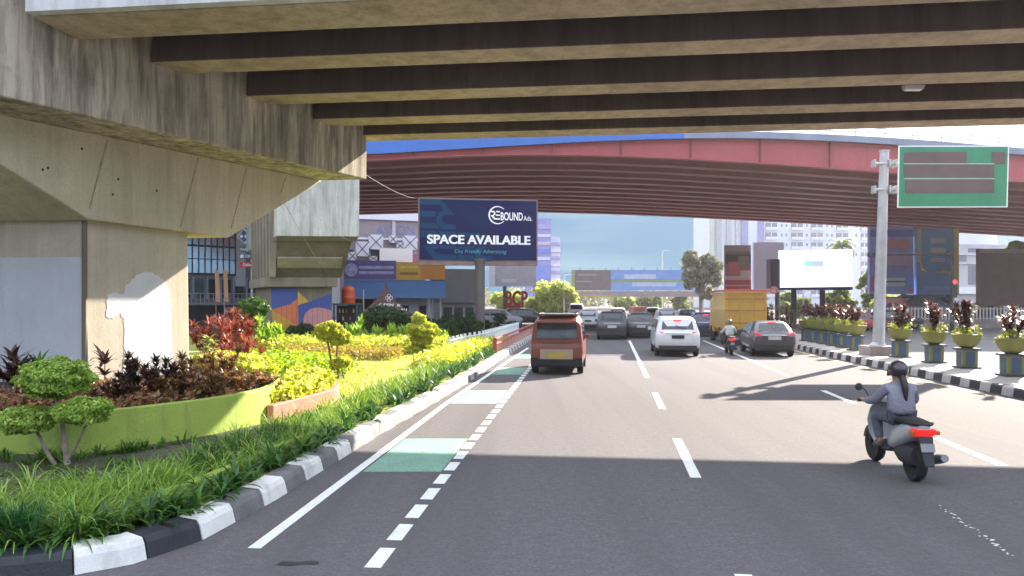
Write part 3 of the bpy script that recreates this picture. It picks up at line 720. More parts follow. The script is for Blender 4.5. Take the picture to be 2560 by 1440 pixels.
# topiaries
def topiary(name, label, base, trunks, crowns, mat, bark, leaf=.034, dens=1.0):
    t = thing(name, label, 'topiary', base)
    tb = MB()
    for tr in trunks: tb.tube([Vector(p) - base for p in tr[0]], tr[1], 8)
    tb.build('trunk', bark, t)
    for k, (c, r) in enumerate(crowns):
        c = Vector(c) - base; n = int(dens * 9000 * (r[0] * r[1] + r[0] * r[2]) ** 1 / (.33) * (.034 / leaf) ** 2 * .75)
        V1 = ellipsoid_leaves(c, r, n, leaf, shell=.66, lumps=.15, aspect=.5, flat=.75, seed=k)
        V2 = ellipsoid_leaves(c, [q * .72 for q in r], n // 3, leaf * 1.7, shell=.2, lumps=.05, aspect=.6, flat=1.0, seed=k)
        V, Fq = join([V1, V2]); np_mesh('crown', V, Fq, mat, t)
    return t
d1 = 10.1; b1 = P(165, 1196, d1); b1.z = .17
def q1(x, y, dd=0): return P(x, y, d1 + dd)
topiary('cloud_topiary', 'topiary with three flat clipped crowns in front of the lime planter wall', b1,
        [([b1 + Vector((.02, 0, 0)), q1(162, 1110), q1(155, 1045), q1(140, 985)], [.042, .034, .03, .024]),
         ([b1 + Vector((-.13, -.03, 0)), q1(120, 1135, -.05), q1(92, 1078, -.1), q1(70, 1055, -.15)], [.03, .026, .022, .016]),
         ([q1(168, 1150), q1(190, 1115, -.05), q1(215, 1062, -.1), q1(212, 1040, -.1)], [.024, .02, .018, .014])],
        [(q1(138, 945), (.47, .42, .25)), (q1(66, 1050, -.15), (.38, .34, .17)), (q1(208, 1028, -.12), (.37, .33, .17))], lf_top, m_barkp)
d2 = 21.2; b2 = P(838, 960, d2); b2.z = .16
def q2(x, y, dd=0): return P(x, y, d2 + dd)
topiary('cloud_topiary', 'slender sunlit topiary with a big golden crown and a small low one', b2,
        [([b2, q2(828, 900), q2(818, 850)], [.05, .035, .03]), ([b2 + Vector((.09, 0, 0)), q2(842, 900), q2(843, 850)], [.035, .03, .022]), ([b2 + Vector((.22, .1, 0)), q2(856, 930), q2(853, 910)], [.025, .02, .018])],
        [(q2(822, 828), (.42, .4, .26)), (q2(848, 845), (.36, .34, .2)), (q2(852, 906), (.3, .28, .16))], lf_ty, m_bark, .05, .8)
d3 = 31.5; b3 = P(1050, 893, d3); b3.z = .16
def q3(x, y, dd=0): return P(x, y, d3 + dd)
topiary('tiered_topiary', 'tiered golden topiary near the end of the white fence', b3, [([b3, q3(1050, 850), q3(1052, 820)], [.11, .09, .06])],
        [(q3(1055, 826), (.68, .62, .36)), (q3(1047, 800), (.3, .3, .3)), (q3(1056, 852), (.46, .42, .28)), (q3(1040, 878), (.5, .5, .26)), (q3(1072, 874), (.36, .34, .22))], lf_ty, m_bark, .075, .8)
d4 = 33.0; b4 = P(635, 860, d4); b4.z = .16
topiary('ball_topiary', 'round clipped green bush on a stem left of the mural pier', b4, [([b4, P(634, 800, d4)], [.1, .08])], [(P(632, 771, d4), (.68, .66, .44)), (P(628, 815, d4 + .3), (.6, .6, .42))], lf_topd, m_bark, .07, .8)
# dark shrub before the brown tent
bs = P(965, 850, 41); bs.z = .15
t = thing('dark_shrub', 'dark green loose shrub standing before the brown tent', 'shrub', bs)
tb = MB()
for dx in (-.5, -.1, .35, .7): tb.tube([(dx * .3, 0, 0), (dx * .7, rnd.uniform(-.2, .2), 1.0), (dx * 1.3, rnd.uniform(-.3, .3), 2.0)], [.07, .05, .02], 6)
tb.build('trunk', m_bark, t)
cl = [((rnd.uniform(-1.3, 1.4), rnd.uniform(-.5, .5), rnd.uniform(.4, 1.55)), rnd.uniform(.35, .55)) for _ in range(18)]
cl = [(c, r) for c, r in cl if abs(c[0]) < 1.5 - .25 * c[2]]
V, Fq = cloud(cl, 420, .12); np_mesh('crown', V, Fq, lf_shrub, t)
# ================================================================== things beyond the garden (left)
def quad(mb, pts, off=Vector((0, 0, 0)), m=0, th=.004):
    a, b, d = Vector(pts[0]), Vector(pts[1]), Vector(pts[-1]); n = (b - a).cross(d - a).normalized()
    if n.y > 0: n = -n
    mb.extr([Vector(p) + n * .006 + off for p in pts], -n * th, m)
# ---- second pier, with the mural
wv = Vector((-.43, .9, 0)).normalized(); xv = Vector((.995, .1, 0)).normalized()
pr = thing('mural_pier', 'old concrete bridge pier with a whitewashed beam end and a colourful abstract mural', 'bridge pier', P(760, 845, 47)); pr.location.z = 0; PO = pr.location.copy()
E0 = P(691, 590, 43)
def pz(s, a, z): v = Vector((E0.x, E0.y, 0)) + wv * s + xv * a; return (v.x, v.y, z)
WT = 4.72
def frust(mb, s0, s1, a0, a1, z0, b0, b1, z1, bs0=None, bs1=None, m=0):
    bs0 = s0 if bs0 is None else bs0; bs1 = s1 if bs1 is None else bs1
    mb.hexa([pz(s0, a0, z0), pz(s0, a1, z0), pz(s1, a1, z0), pz(s1, a0, z0), pz(bs0, b0, z1), pz(bs0, b1, z1), pz(bs1, b1, z1), pz(bs1, b0, z1)], m)
mb = MB(); frust(mb, 0, 16, 0, WT, 6.1, 0, WT, 11.4); mb.build('cap_beam', c_white, pr, PO, bevel=.03)
mb = MB(); frust(mb, 2.6, 11, .25, WT - .45, 3.78, .1, WT - .3, 5.85, .55, 13); mb.build('flared_head', c_brown, pr, PO, bevel=.03)
mb = MB(); frust(mb, .3, 14, .05, WT - .2, 5.85, .0, WT, 6.1, 0, 15); mb.build('ledge', c_brown, pr, PO)
# lighter band across the flare
a_ = [pz(1.35, .3, 4.98), pz(1.35, WT - .65, 4.98), pz(1.93, WT - .62, 4.42), pz(1.93, .3, 4.42)]
mb = MB(); mb.extr(a_, Vector((0, -.09, -.09))); mb.build('flare_band', concrete('band_concrete', (.34, .3, .235), .3), pr, PO)
mb = MB(); frust(mb, 2.3, 11, -.35, WT - .75, 3.2, -.35, WT - .75, 3.78); mb.build('collar', c_rib, pr, PO, bevel=.03)
mb = MB(); frust(mb, 2.7, 10.5, .05, WT - 1.0, 0, .05, WT - 1.0, 3.2); mb.build('column', c_brown, pr, PO, bevel=.02)
for k in range(7):
    s_ = .5 + k * 1.5
    mb = MB(); frust(mb, s_ + 1.2, s_ + 1.75, -.12, .2, 3.78, -.28, .1, 9.5, s_ * 1.05, s_ * 1.05 + .75); mb.build('rib', c_rib, pr, PO)
# mural: painted shapes on the column face
mo = Vector(pz(2.7, 0, 0)); mn = xv.cross(Vector((0, 0, 1))).normalized()
if mn.y > 0: mn = -mn
mo = mo + mn * .004
def mur(pts): return [on_plane(x, y, mo, mn) for x, y in pts]
F3 = lambda l: [(480 + x / 3.2, 480 + y / 3.2) for x, y in l]
m_boards = .004
shapes = [('mural_blue', (.035, .07, .3), F3([(628, 765), (845, 765), (845, 850), (790, 895), (720, 915), (640, 940)])),
          ('mural_blue', (.035, .07, .3), F3([(850, 905), (935, 880), (1116, 810), (1116, 945), (1040, 925), (985, 925), (930, 945), (900, 980), (890, 1020), (888, 1100), (858, 1070)])),
          ('mural_yellow', (.6, .33, .06), F3([(846, 795), (880, 825), (935, 878), (848, 903)])),
          ('mural_orange', (.55, .14, .07), F3([(640, 940), (720, 916), (790, 897), (845, 852), (852, 1068), (770, 1020)])),
          ('mural_ochre', (.5, .26, .035), F3([(640, 942), (770, 1022), (855, 1072), (890, 1110), (920, 1160), (830, 1165), (822, 1115), (650, 1110)])),
          ('mural_pink', (.5, .22, .24), F3([(892, 1105), (894, 1010), (915, 960), (950, 932), (1000, 924), (1050, 928), (1116, 950), (1116, 1155), (925, 1160)]))]
for nm, c, pts in shapes:
    mb = MB(); mb.extr(mur(pts), -mn * .003); o = mb.build('mural_shape', M(nm, c, .75, .12, 2.5, fine=.15, dirt=.25), pr, PO); o['label'] = nm.replace('mural_', '') + ' painted shape of the mural'
# formwork lines
for k in range(1, 12):
    a = mo + xv * (.05 + k * .31) + mn * .003
    mb = MB(); mb.extr([a + Vector((0, 0, .2)), a + xv * .02 + Vector((0, 0, .2)), a + xv * .02 + Vector((0, 0, 3.15)), a + Vector((0, 0, 3.15))], -mn * .002); mb.build('board_line', M('line_dark', (.08, .07, .07), .9), pr, PO)
mb = MB(); mb.extr(mur(F3([(690, 1120), (815, 1118), (822, 1165), (690, 1165)])), mn * .05); mb.build('access_panel', M('panel_dark', (.09, .08, .07), .8), pr, PO)
# loose wires
for a, b, nm in ((P(914, 437, 24.5), P(1051, 498, 49.5), 'thin cable running from the flyover beam to the billboard top'), (P(710, 505, 24), P(824, 690, 45.3), 'thin wire slanting down across the mural pier flare'), (P(742, 488, 24), P(880, 606, 43.35), 'thin wire slanting across the whitewashed beam end')):
    mid = (a + b) / 2; mid.z -= .35; pts = [a * (1 - t) ** 2 + mid * 2 * t * (1 - t) + b * t * t for t in [k / 12 for k in range(13)]]
    o = MB().tube(pts, .009, 5).build('cable', M('cable_grey', (.16, .14, .13), .7), None, a, True); tag(o, nm, 'cable')

# ---- billboard with the lettering
DB = 50.0
bo = P(1200, 835, DB); bo.z = 0
bl = thing('billboard', 'big dark blue billboard reading SPACE AVAILABLE on one round grey pole', 'billboard', bo)
TL, TR, BR, BL_ = P(1049, 497, DB - .6), P(1341, 503, DB + .6), P(1341, 649, DB + .6), P(1051, 649, DB - .6)
ex = (TR - TL); ex.z = 0; WB = ex.length; ex.normalize(); ez = Vector((0, 0, 1)); HB = TL.z - BL_.z
nb = ex.cross(ez); nb = nb if nb.y < 0 else -nb
O_ = Vector((TL.x, TL.y, BL_.z))
def bp(x, y, off=0.0): return O_ + ex * (x * WB) + ez * (y * HB) + nb * off      # 0..1 panel coordinates
mb = MB(); mb.extr([bp(0, 0), bp(1, 0), bp(1, 1), bp(0, 1)], -nb * .12); 
m_navy, ntn, bn = _nt('billboard_navy')
tcn = ntn.nodes.new('ShaderNodeTexCoord')
nz_ = ramp(ntn, noise(ntn, .32, (1, 1, 1.4), 1), [(.3, (.008, .007, .07)), (.7, (.006, .02, .08))])
lk(ntn, nz_, bn.inputs['Base Color']); bn.inputs['Roughness'].default_value = .7; bn.inputs['Specular IOR Level'].default_value = .1
face = mb.build('billboard_face', m_navy, bl, bo)
mb = MB()
for p, s in (((-.006, -.5), None),): pass
fr = .10
mb.extr([bp(-.012, -.025, -.05), bp(1.012, -.025, -.05), bp(1.012, 1.025, -.05), bp(-.012, 1.025, -.05)], -nb * .25)
mb.build('frame', M('frame_brown', (.2, .13, .12), .6, .2, 2), bl, bo)
mb = MB(); mb.extr([bp(-.01, -.09, .02), bp(1.01, -.09, .02), bp(1.01, -.028, .02), bp(-.01, -.028, .02)], -nb * .5); mb.build('catwalk', M('frame_brown', (.2, .13, .12)), bl, bo)
mb = MB(); mb.lathe([(.40, 0), (.40, .1), (.33, .12), (.33, O_.z - bo.z - .2), (.42, O_.z - bo.z + .1)], 24); mb.build('pole', M('pole_grey', (.12, .10, .10), .6, .2, 1.5, dirt=.3), bl, (0, 0, 0), True)
m_wt = M('letter_white', (.86, .85, .86), .5, .02); m_tl = M('letter_teal', (.02, .36, .42), .5, .02); m_td = M('pattern_teal', (.006, .045, .115), .7, .1, .6, spec=.1)
# pale background letter forms (pixel shapes of the panel picture)
def bz(l): return [bp((x - 62) / 2108, (1205 - y - (x - 62) * .01) / 1085, .004) for x, y in l]
pat = [[(62, 112), (455, 130), (680, 392), (500, 392), (470, 430), (465, 500), (500, 550), (705, 560), (705, 655), (470, 650), (400, 600), (360, 520), (358, 440), (390, 370), (490, 300), (415, 215), (62, 215)],
       [(70, 330), (360, 335), (340, 430), (70, 430)], [(75, 548), (350, 548), (410, 640), (75, 645)],
       [(75, 680), (330, 690), (410, 760), (425, 800), (75, 800)], [(400, 690), (715, 695), (715, 795), (440, 800)], [(745, 695), (1130, 705), (1165, 800), (745, 800)],
       [(110, 945), (430, 940), (395, 1000), (300, 1015), (380, 1105), (715, 1110), (715, 1205), (320, 1205)], [(430, 945), (715, 945), (715, 1000), (420, 1000)], [(745, 945), (1040, 945), (1015, 1000), (745, 1000)],
       [(745, 1110), (1010, 1115), (1090, 1205), (745, 1205)], [(1060, 960), (1330, 960), (1200, 990), (1140, 1030), (1150, 1090), (1200, 1120), (1370, 1125), (1370, 1205), (1130, 1205), (1060, 1140), (1030, 1050)]]
for l in pat:
    mb = MB(); mb.extr(bz(l), -nb * .003); mb.build('background_shape', m_td, bl, bo)
mb = MB(); mb.text('SPACE AVAILABLE', bp(.063, .268, .012), ex, ez, HB * .205, 1.0, .05); 
wd = max(v.dot(ex) for v in mb.v) - min(v.dot(ex) for v in mb.v)
mb = MB(); mb.text('SPACE AVAILABLE', bp(.063, .268, .012), ex, ez, HB * .205, WB * .885 / wd, .05); mb.build('lettering', m_wt, bl, bo)
mb = MB(); mb.text('City Friendly Advertising', bp(.29, .115, .012), ex, ez, HB * .088, 1, .004, .25, spacing=1.12); wd = max(v.dot(ex) for v in mb.v) - min(v.dot(ex) for v in mb.v)
mb = MB(); mb.text('City Friendly Advertising', bp(.29, .115, .012), ex, ez, HB * .088, WB * .445 / wd, .004, .25, spacing=1.12); mb.build('lettering', m_tl, bl, bo)
mb = MB(); mb.text('BOUND', bp(.686, .672, .012), ex, ez, HB * .185, .62, .022); wd = max(v.dot(ex) for v in mb.v) - min(v.dot(ex) for v in mb.v)
mb = MB(); mb.text('BOUND', bp(.686, .672, .012), ex, ez, HB * .185, .62 * WB * .192 / wd, .022); mb.build('lettering', m_wt, bl, bo)
mb = MB(); mb.text('Ads.', bp(.888, .668, .012), ex, ez, HB * .115, .62, .006); wd = max(v.dot(ex) for v in mb.v) - min(v.dot(ex) for v in mb.v)
mb = MB(); mb.text('Ads.', bp(.888, .668, .012), ex, ez, HB * .115, .62 * WB * .075 / wd, .006); mb.build('lettering', m_wt, bl, bo)
mb = MB()
cc = bp((1455 - 62) / 2108, (1205 - 373 - 14) / 1085, .012); R1, R0 = HB * .152, HB * .126
N_ = 44; A0_, A1_ = R(42), R(318)
ring = [A0_ + (A1_ - A0_) * k / N_ for k in range(N_ + 1)]
for k in range(N_):
    t0 = .35 + .65 * math.sin(math.pi * k / N_); t1 = .35 + .65 * math.sin(math.pi * (k + 1) / N_)
    a, b = ring[k], ring[k + 1]
    q = lambda r, a_: cc + ex * (r * math.cos(a_)) + ez * (r * math.sin(a_))
    mb.extr([q(R1 - (R1 - R0) * t0, a), q(R1, a), q(R1, b), q(R1 - (R1 - R0) * t1, b)], -nb * .004)
def lz(l): return [bp((x - 62) / 2108, (1205 - y - (x - 62) * .01) / 1085, .012) for x, y in l]
for l in ([(1320, 297), (1395, 297), (1420, 330), (1418, 365), (1385, 390), (1400, 408), (1420, 428), (1500, 428), (1500, 455), (1395, 455), (1330, 380), (1375, 372), (1392, 350), (1385, 325), (1320, 322)], [(1425, 297), (1500, 297), (1500, 322), (1440, 322)], [(1435, 362), (1500, 362), (1500, 387), (1425, 387)]):
    mb.extr(lz(l), -nb * .004)
o = mb.build('emblem', m_wt, bl, bo); o['label'] = 'white ring emblem around the joined letters RE'

# ---- left glass building
def facing(px0, px1, d0, d1):
    a, b = P(px0, HY, d0), P(px1, HY, d1); a.z = b.z = 0; e = (b - a); L = e.length; e.normalize(); n = Vector((e.y, -e.x, 0)); n = n if n.y < 0 else -n
    return a, e, L, n
def box_on(mb, a, e, n, x0, x1, z0, z1, dep, off=0.0, m=0):
    p = [a + e * x0 + n * off, a + e * x1 + n * off, a + e * x1 + n * (off - dep), a + e * x0 + n * (off - dep)]
    mb.hexa([Vector((q.x, q.y, z0)) for q in p] + [Vector((q.x, q.y, z1)) for q in p], m)
a, e, L, n = facing(440, 645, 66, 72)
gb = thing('glass_building', 'pale glass fronted shop building with a dark grid of frames behind the pier', 'building', a); ao = a.copy()
mb = MB(); box_on(mb, a, e, n, 0, L, 0, 12, 8); mb.build('wall', M('wall_grey', (.22, .24, .28), .7, .1, .5, dirt=.2), gb, ao)
mb = MB(); box_on(mb, a, e, n, .2, L * .70, 4.7, 10.5, .1, .1); mb.build('glass_front', M('pale_glazing', (.75, .82, .95), .12, .1, .8, metal=.75), gb, ao)
mb = MB(); box_on(mb, a, e, n, L * .70, L * .83, 3.7, 10.5, .1, .12); mb.build('white_panel', M('panel_white', (.62, .68, .78), .6, .05), gb, ao)
fb = M('frame_black', (.03, .04, .06), .5)
for k in range(10): mb = MB(); box_on(mb, a, e, n, .2 + k * (L * .7 - .25) / 9, .28 + k * (L * .7 - .25) / 9, 4.7, 10.5, .06, .16); mb.build('mullion', fb, gb, ao)
for z in (4.7, 6.1, 7.25, 8.2, 9.4): mb = MB(); box_on(mb, a, e, n, .2, L * .7, z, z + (.16 if z in (4.7, 7.25) else .07), .06, .17); mb.build('transom', fb, gb, ao)
for k in range(6):
    x0 = .3 + k * 1.3; mb = MB(); box_on(mb, a, e, n, x0, x0 + .9, 2.6, 4.3, .1, .08); w_ = mb.build('window', glass('dark_glass'), gb, ao)
    mb = MB(); box_on(mb, a, e, n, x0 - .14, x0 - .003, 2.5, 4.5, .12, .16); mb.build('frame', M('frame_blue', (.3, .4, .52), .6), w_, (0, 0, 0)); w_.children[0].matrix_parent_inverse = Matrix.Identity(4); w_.children[0].location = (-ao.x, -ao.y, 0)
mb = MB(); box_on(mb, a, e, n, -1, L + 1, 1.95, 2.15, 1.2, 1.3); mb.build('balcony', M('grey_slab', (.3, .33, .37), .7), gb, ao)
for k in range(24): mb = MB(); x0 = -.8 + k * (L + 1.6) / 24; box_on(mb, a, e, n, x0, x0 + .05, 2.15, 2.95, .05, 1.28); mb.build('baluster', M('rail_grey', (.4, .44, .5), .6), gb, ao)
mb = MB(); box_on(mb, a, e, n, -1, L + 1, 2.95, 3.02, .07, 1.29); mb.build('handrail', M('rail_grey', (.4, .44, .5), .6), gb, ao)
mb = MB(); box_on(mb, a, e, n, .1, L, 0, 1.9, .1, .1); mb.build('shop_front', M('shop_dark', (.04, .05, .06), .4, .3, 1), gb, ao)
mb = MB(); box_on(mb, a, e, n, L * .55, L * .85, 1.25, 1.75, .1, .4); mb.build('shop_sign', M('sign_grey', (.45, .5, .56), .6, .1, 2), gb, ao)
# orange banners on poles
for px, lab in ((541, 'left of two narrow orange banners before the glass building'), (562, 'right of two narrow orange banners before the glass building')):
    b0 = P(px, 720, 62); t = thing('banner', lab, 'banner', (b0.x, b0.y, 0), 0, 'narrow orange banners')
    MB().tube([(0, 0, 0), (-.1, 0, 4.9)], .03, 6).build('pole', m_steel, t)
    pts = [(.0, -.05, 2.3), (.34, -.05, 2.2), (.22, -.05, 4.85), (-.08, -.05, 4.9)]
    MB().extr(pts, (0, .02, 0)).build('cloth', M('banner_orange', (.62, .33, .18), .8, .1, 3), t)
# totem sign with the diamond
tb0 = P(622, 845, 60); tb0.z = 0
t = thing('totem_sign', 'tall shop totem with a red and blue diamond on top and small signs below', 'sign', tb0)
MB().tube([(.25, 0, 0), (.25, 0, 11)], .09, 10).build('pole', M('pole_white', (.6, .56, .5), .6), t)
def tz(px, py, off=.0): v = P(px, py, 60) - tb0; return Vector((v.x, -.12 - off, v.z))
def F4(l): return [(460 + x / 4.8, 560 + y / 4.8) for x, y in l]
mb = MB(); mb.extr([tz(*p) for p in F4([(640, 152), (800, -20), (960, 140), (730, 240)])], (0, .1, 0)); mb.build('backing', m_wt, t)
mb = MB(); mb.extr([tz(*p, .02) for p in F4([(655, 152), (725, 68), (797, 150), (727, 228)])], (0, .015, 0)); mb.build('blue_tile', M('tile_blue', (.03, .09, .35), .5), t)
mb = MB(); mb.extr([tz(*p, .02) for p in F4([(735, 58), (800, -10), (872, 68), (806, 140)])], (0, .015, 0)); mb.build('red_tile', M('tile_red', (.55, .03, .05), .5), t)
for cx_, cy_ in ((698, 150), (752, 150), (803, 62)):
    c = tz(460 + cx_ / 4.8, 560 + cy_ / 4.8, .04); mb = MB(); mb.extr([c + Vector((.135 * math.cos(k * .5236), 0, .135 * math.sin(k * .5236))) for k in range(12)], (0, .012, 0)); mb.build('white_dot', m_wt, t)
for y0, y1, c, nm in ((272, 332, (.05, .10, .2), 'Bombok B'), (360, 418, (.05, .10, .2), '1500'), (458, 520, (.5, .03, .06), 'Deliver')):
    mb = MB(); mb.extr([tz(*p) for p in F4([(672, y0), (850, y0), (850, y1), (672, y1)])], (0, .08, 0)); p_ = mb.build('sign_panel', M('panel_%d' % y0, c, .6, .08), t)
    if nm != 'Bombok B': mb = MB(); mb.text(nm, tz(460 + 712 / 4.8, 560 + (y1 - 14) / 4.8, .02), (1, 0, 0), (0, 0, 1), .34, .9, .01); mb.build('lettering', m_wt, p_)
    else: mb = MB(); mb.text('Bombok B', tz(460 + 680 / 4.8, 560 + (y1 - 14) / 4.8, .02), (1, 0, 0), (0, 0, 1), .3, .75, .01); mb.build('lettering', m_wt, p_)
mb = MB(); c = tz(460 + 703 / 4.8, 560 + 389 / 4.8, .02); mb.extr([c + Vector((.16 * math.cos(k * .5236), 0, .16 * math.sin(k * .5236))) for k in range(12)], (0, .012, 0)); mb.build('white_dot', m_wt, t)

# ---- hotel with white crossed boxes
a, e, L, n = facing(850, 1062, 97, 101); ao = a.copy()
ht = thing('hotel', 'grey hotel with violet letters ASTON over white crossed square panels', 'hotel', a)
mb = MB(); box_on(mb, a, e, n, 0, L, 0, 18, 12); mb.build('wall', M('hotel_grey', (.25, .235, .26), .7, .08, .4), ht, ao)
def hz(y, d=99): return HCAM + (HY - y) / F * d
def hx(px): return (px - 850) / 212 * L
mb = MB(); box_on(mb, a, e, n, -.2, L + .2, hz(550), hz(520), .4, .35); mb.build('cornice', M('hotel_white', (.66, .7, .8), .6, .06), ht, ao)
mb = MB(); box_on(mb, a, e, n, hx(978), hx(986), hz(594), hz(550), .2, .2); mb.build('pilaster', M('hotel_lilac', (.45, .45, .52), .7), ht, ao)
mb = MB(); box_on(mb, a, e, n, 0, L, hz(600), hz(595), .3, .25); mb.build('string_course', M('hotel_white', (.66, .7, .8)), ht, ao)
mb = MB(); mb.text('ASTON', a + e * hx(938) + n * .1 + Vector((0, 0, hz(585))), e, (0, 0, 1), 1.75, 1.0, -.012); wd = max(v.dot(e) for v in mb.v) - min(v.dot(e) for v in mb.v)
mb = MB(); mb.text('ASTON', a + e * hx(938) + n * .1 + Vector((0, 0, hz(585))), e, (0, 0, 1), 1.75, hx(1034) / wd - hx(938) / wd, -.012); mb.build('lettering', M('letter_violet', (.16, .16, .5), .5), ht, ao)
m_hb = M('box_white', (.62, .67, .78), .6, .06, 1)
for x0, y0, x1, y1 in ((887, 606, 919, 642), (919, 588, 954, 624), (970, 588, 988, 607), (988, 606, 1006, 622), (1004, 588, 1040, 624), (870, 632, 888, 652), (921, 641, 939, 653), (897, 655, 915, 672), (1030, 630, 1050, 652)):
    mb = MB(); box_on(mb, a, e, n, hx(x0), hx(x1), hz(y1), hz(y0), .5, .5); p_ = mb.build('crossed_panel', m_hb, ht, ao)
    mb = MB()
    for (ax, az, bx, bz2) in ((hx(x0), hz(y1), hx(x1), hz(y0)), (hx(x0), hz(y0), hx(x1), hz(y1))):
        A_, B_ = a + e * ax + n * .52, a + e * bx + n * .52; A_.z = az; B_.z = bz2; mb.tube([A_, B_], .055, 4)
    k = mb.build('cross', M('cross_dark', (.06, .07, .09), .6), p_, ao)
for x0, x1 in ((872, 882), (925, 952), (975, 985), (1008, 1030), (955, 968), (1042, 1050)):
    mb = MB(); box_on(mb, a, e, n, hx(x0), hx(x1), hz(652), hz(626), .1, .08); mb.build('window', glass('dark_glass'), ht, ao)
mb = MB(); box_on(mb, a, e, n, hx(944), hx(1027), hz(655), hz(621), .05, .8); mb.build('white_banner', M('cloth_white', (.78, .79, .8), .8, .03), ht, ao)
mb = MB(); c = a + e * hx(1040) + n * .55; c.z = hz(645); mb.extr([c + e * (.75 * math.cos(k * .393)) + Vector((0, 0, .75 * math.sin(k * .393))) for k in range(16)], n * .05); mb.build('round_emblem', M('emblem_wine', (.4, .12, .2), .6), ht, ao)

# ---- advertisement strip and blue canopy kiosk
a, e, L, n = facing(862, 1113, 57, 57.5); ao = a.copy(); D_ = 57
def kz(y): return HCAM + (HY - y) / F * D_
def kx(px): return (px - 862) / 251 * L
kk = thing('kiosk', 'white roadside kiosk under a long blue canopy', 'kiosk', a)
mb = MB(); box_on(mb, a, e, n, kx(930), kx(1078), 0, kz(745), 4, -.6); mb.build('wall', M('kiosk_white', (.6, .62, .66), .7, .08, 1, dirt=.2), kk, ao)
mb = MB(); box_on(mb, a, e, n, kx(862), kx(930), 0, kz(747), 3, -1.5); mb.build('wall', M('kiosk_dark', (.06, .055, .05), .8, .3, 1), kk, ao)
p4 = [a + e * kx(862) + n * 1.2, a + e * kx(1113) + n * 1.2]; mb = MB()
mb.hexa([Vector((p4[0].x, p4[0].y, kz(744))), Vector((p4[1].x, p4[1].y, kz(746))), *[Vector((q.x, q.y, kz(744))) - n * 4 for q in p4[::-1]], *[Vector((q.x, q.y, kz(701))) - n * .9 for q in p4], *[Vector((q.x, q.y, kz(701))) - n * 4 for q in p4[::-1]]])
mb.build('canopy', M('canopy_blue', (.05, .15, .36), .6, .1, .8, dirt=.2), kk, ao)
for x0, x1 in ((1000, 1020), (1046, 1064)): mb = MB(); box_on(mb, a, e, n, kx(x0), kx(x1), kz(800), kz(764), .1, -.55); mb.build('window', glass('dark_glass'), kk, ao)
for x0 in (1072, 1100): mb = MB(); box_on(mb, a, e, n, kx(x0), kx(x0) + .12, 0, kz(745), .12, .7); mb.build('post', m_steel, kk, ao)
sg = thing('banner_sign', 'long violet and yellow advertising strip above the blue canopy', 'sign', a + n * .4)
so_2 = sg.location.copy()
mb = MB(); box_on(mb, a, e, n, kx(862), kx(991), kz(699), kz(652), .15, .45); mb.build('violet_panel', M('ad_violet', (.09, .07, .25), .6, .1, .6), sg, so_2)
mb = MB(); box_on(mb, a, e, n, kx(991), kx(1050), kz(699), kz(656), .15, .45); mb.build('yellow_panel', M('ad_yellow', (.52, .3, .04), .6, .15, .8), sg, so_2)
mb = MB(); box_on(mb, a, e, n, kx(1050), kx(1113), kz(699), kz(657), .15, .45); mb.build('orange_panel', M('ad_orange', (.5, .2, .035), .6, .2, .8), sg, so_2)
for y in (669, 682): mb = MB(); box_on(mb, a, e, n, kx(899), kx(985), kz(y + 3.5), kz(y - 3.5), .02, .47); mb.build('pale_stripe', M('ad_lilac', (.33, .31, .5), .6, .3, 3), sg, so_2)
mb = MB(); c = a + e * kx(880) + n * .47; c.z = kz(675); mb.extr([c + e * (.5 * math.cos(k * .393)) + Vector((0, 0, .5 * math.sin(k * .393))) for k in range(16)], n * .01); mb.build('pale_roundel', M('ad_lilac', (.33, .31, .5)), sg, so_2)
for y, c in ((684, (.2, .12, .02)), (668, (.6, .42, .1))): mb = MB(); box_on(mb, a, e, n, kx(1000), kx(1045), kz(y + 3), kz(y - 3), .02, .47); mb.build('stripe', M('st%d' % y, c, .6), sg, so_2)
for x0 in (880, 985, 1095): mb = MB(); box_on(mb, a, e, n, kx(x0), kx(x0) + .12, kz(705), kz(660), .1, .2); mb.build('bracket', m_steel, sg, so_2)
# ---- grey clad wall block
a, e, L, n = facing(1108, 1196, 62, 63); ao = a.copy()
gw = thing('grey_building', 'plain grey clad building block left of the billboard pole', 'building', a)
D_ = 62
mb = MB(); box_on(mb, a, e, n, 0, L, kz(757), kz(672), 5); mb.build('wall', M('clad_grey', (.2, .19, .195), .7, .08, .7), gw, ao)
mb = MB(); box_on(mb, a, e, n, 0, L, 0, kz(757), 4, -.8); mb.build('lower_wall', M('lower_white', (.5, .5, .5), .7), gw, ao)
for k in range(3): mb = MB(); box_on(mb, a, e, n, .2 + k * .95, .95 + k * .95, .2, 1.8, .1, -.7); mb.build('window', glass('dark_glass'), gw, ao)
# ---- water tank and its stand
wt = P(870, 840, 49); wt.z = 0
t = thing('tank_stand', 'dark blue steel frame stand with bottles inside under the orange tank', 'stand', wt)
hs = 2.4 + (750 - 760) / F * 49
for sx in (-.8, .7):
    for sy in (-.5, .5): MB().box((sx, sy, hs / 2), (.12, .12, hs)).build('leg', M('stand_blue', (.06, .10, .13), .6), t)
MB().box((-.05, 0, hs), (1.7, 1.2, .1)).build('platform', M('stand_blue', (.06, .10, .13)), t)
MB().box((-.05, .45, hs / 2), (1.4, .04, hs * .9)).build('back_panel', M('stand_dark', (.03, .025, .022), .7, .4, 3), t)
mbb = MB()
for i in range(6):
    for j in range(3):
        if rnd.random() < .75: MB().lathe([(.055, 0), (.055, .18), (.02, .25), (.02, .3)], 8, (-.62 + i * .23, .3, .55 + j * .5)).build('bottle', M('bottle_%d' % ((i + j) % 3), [(.55, .6, .5), (.4, .12, .08), (.6, .55, .4)][(i + j) % 3], .4), t, smooth=True)
tk = P(871, 757, 49); tk.z = hs + .05
t = thing('water_tank', 'orange plastic water tank standing on the blue frame', 'water tank', tk)
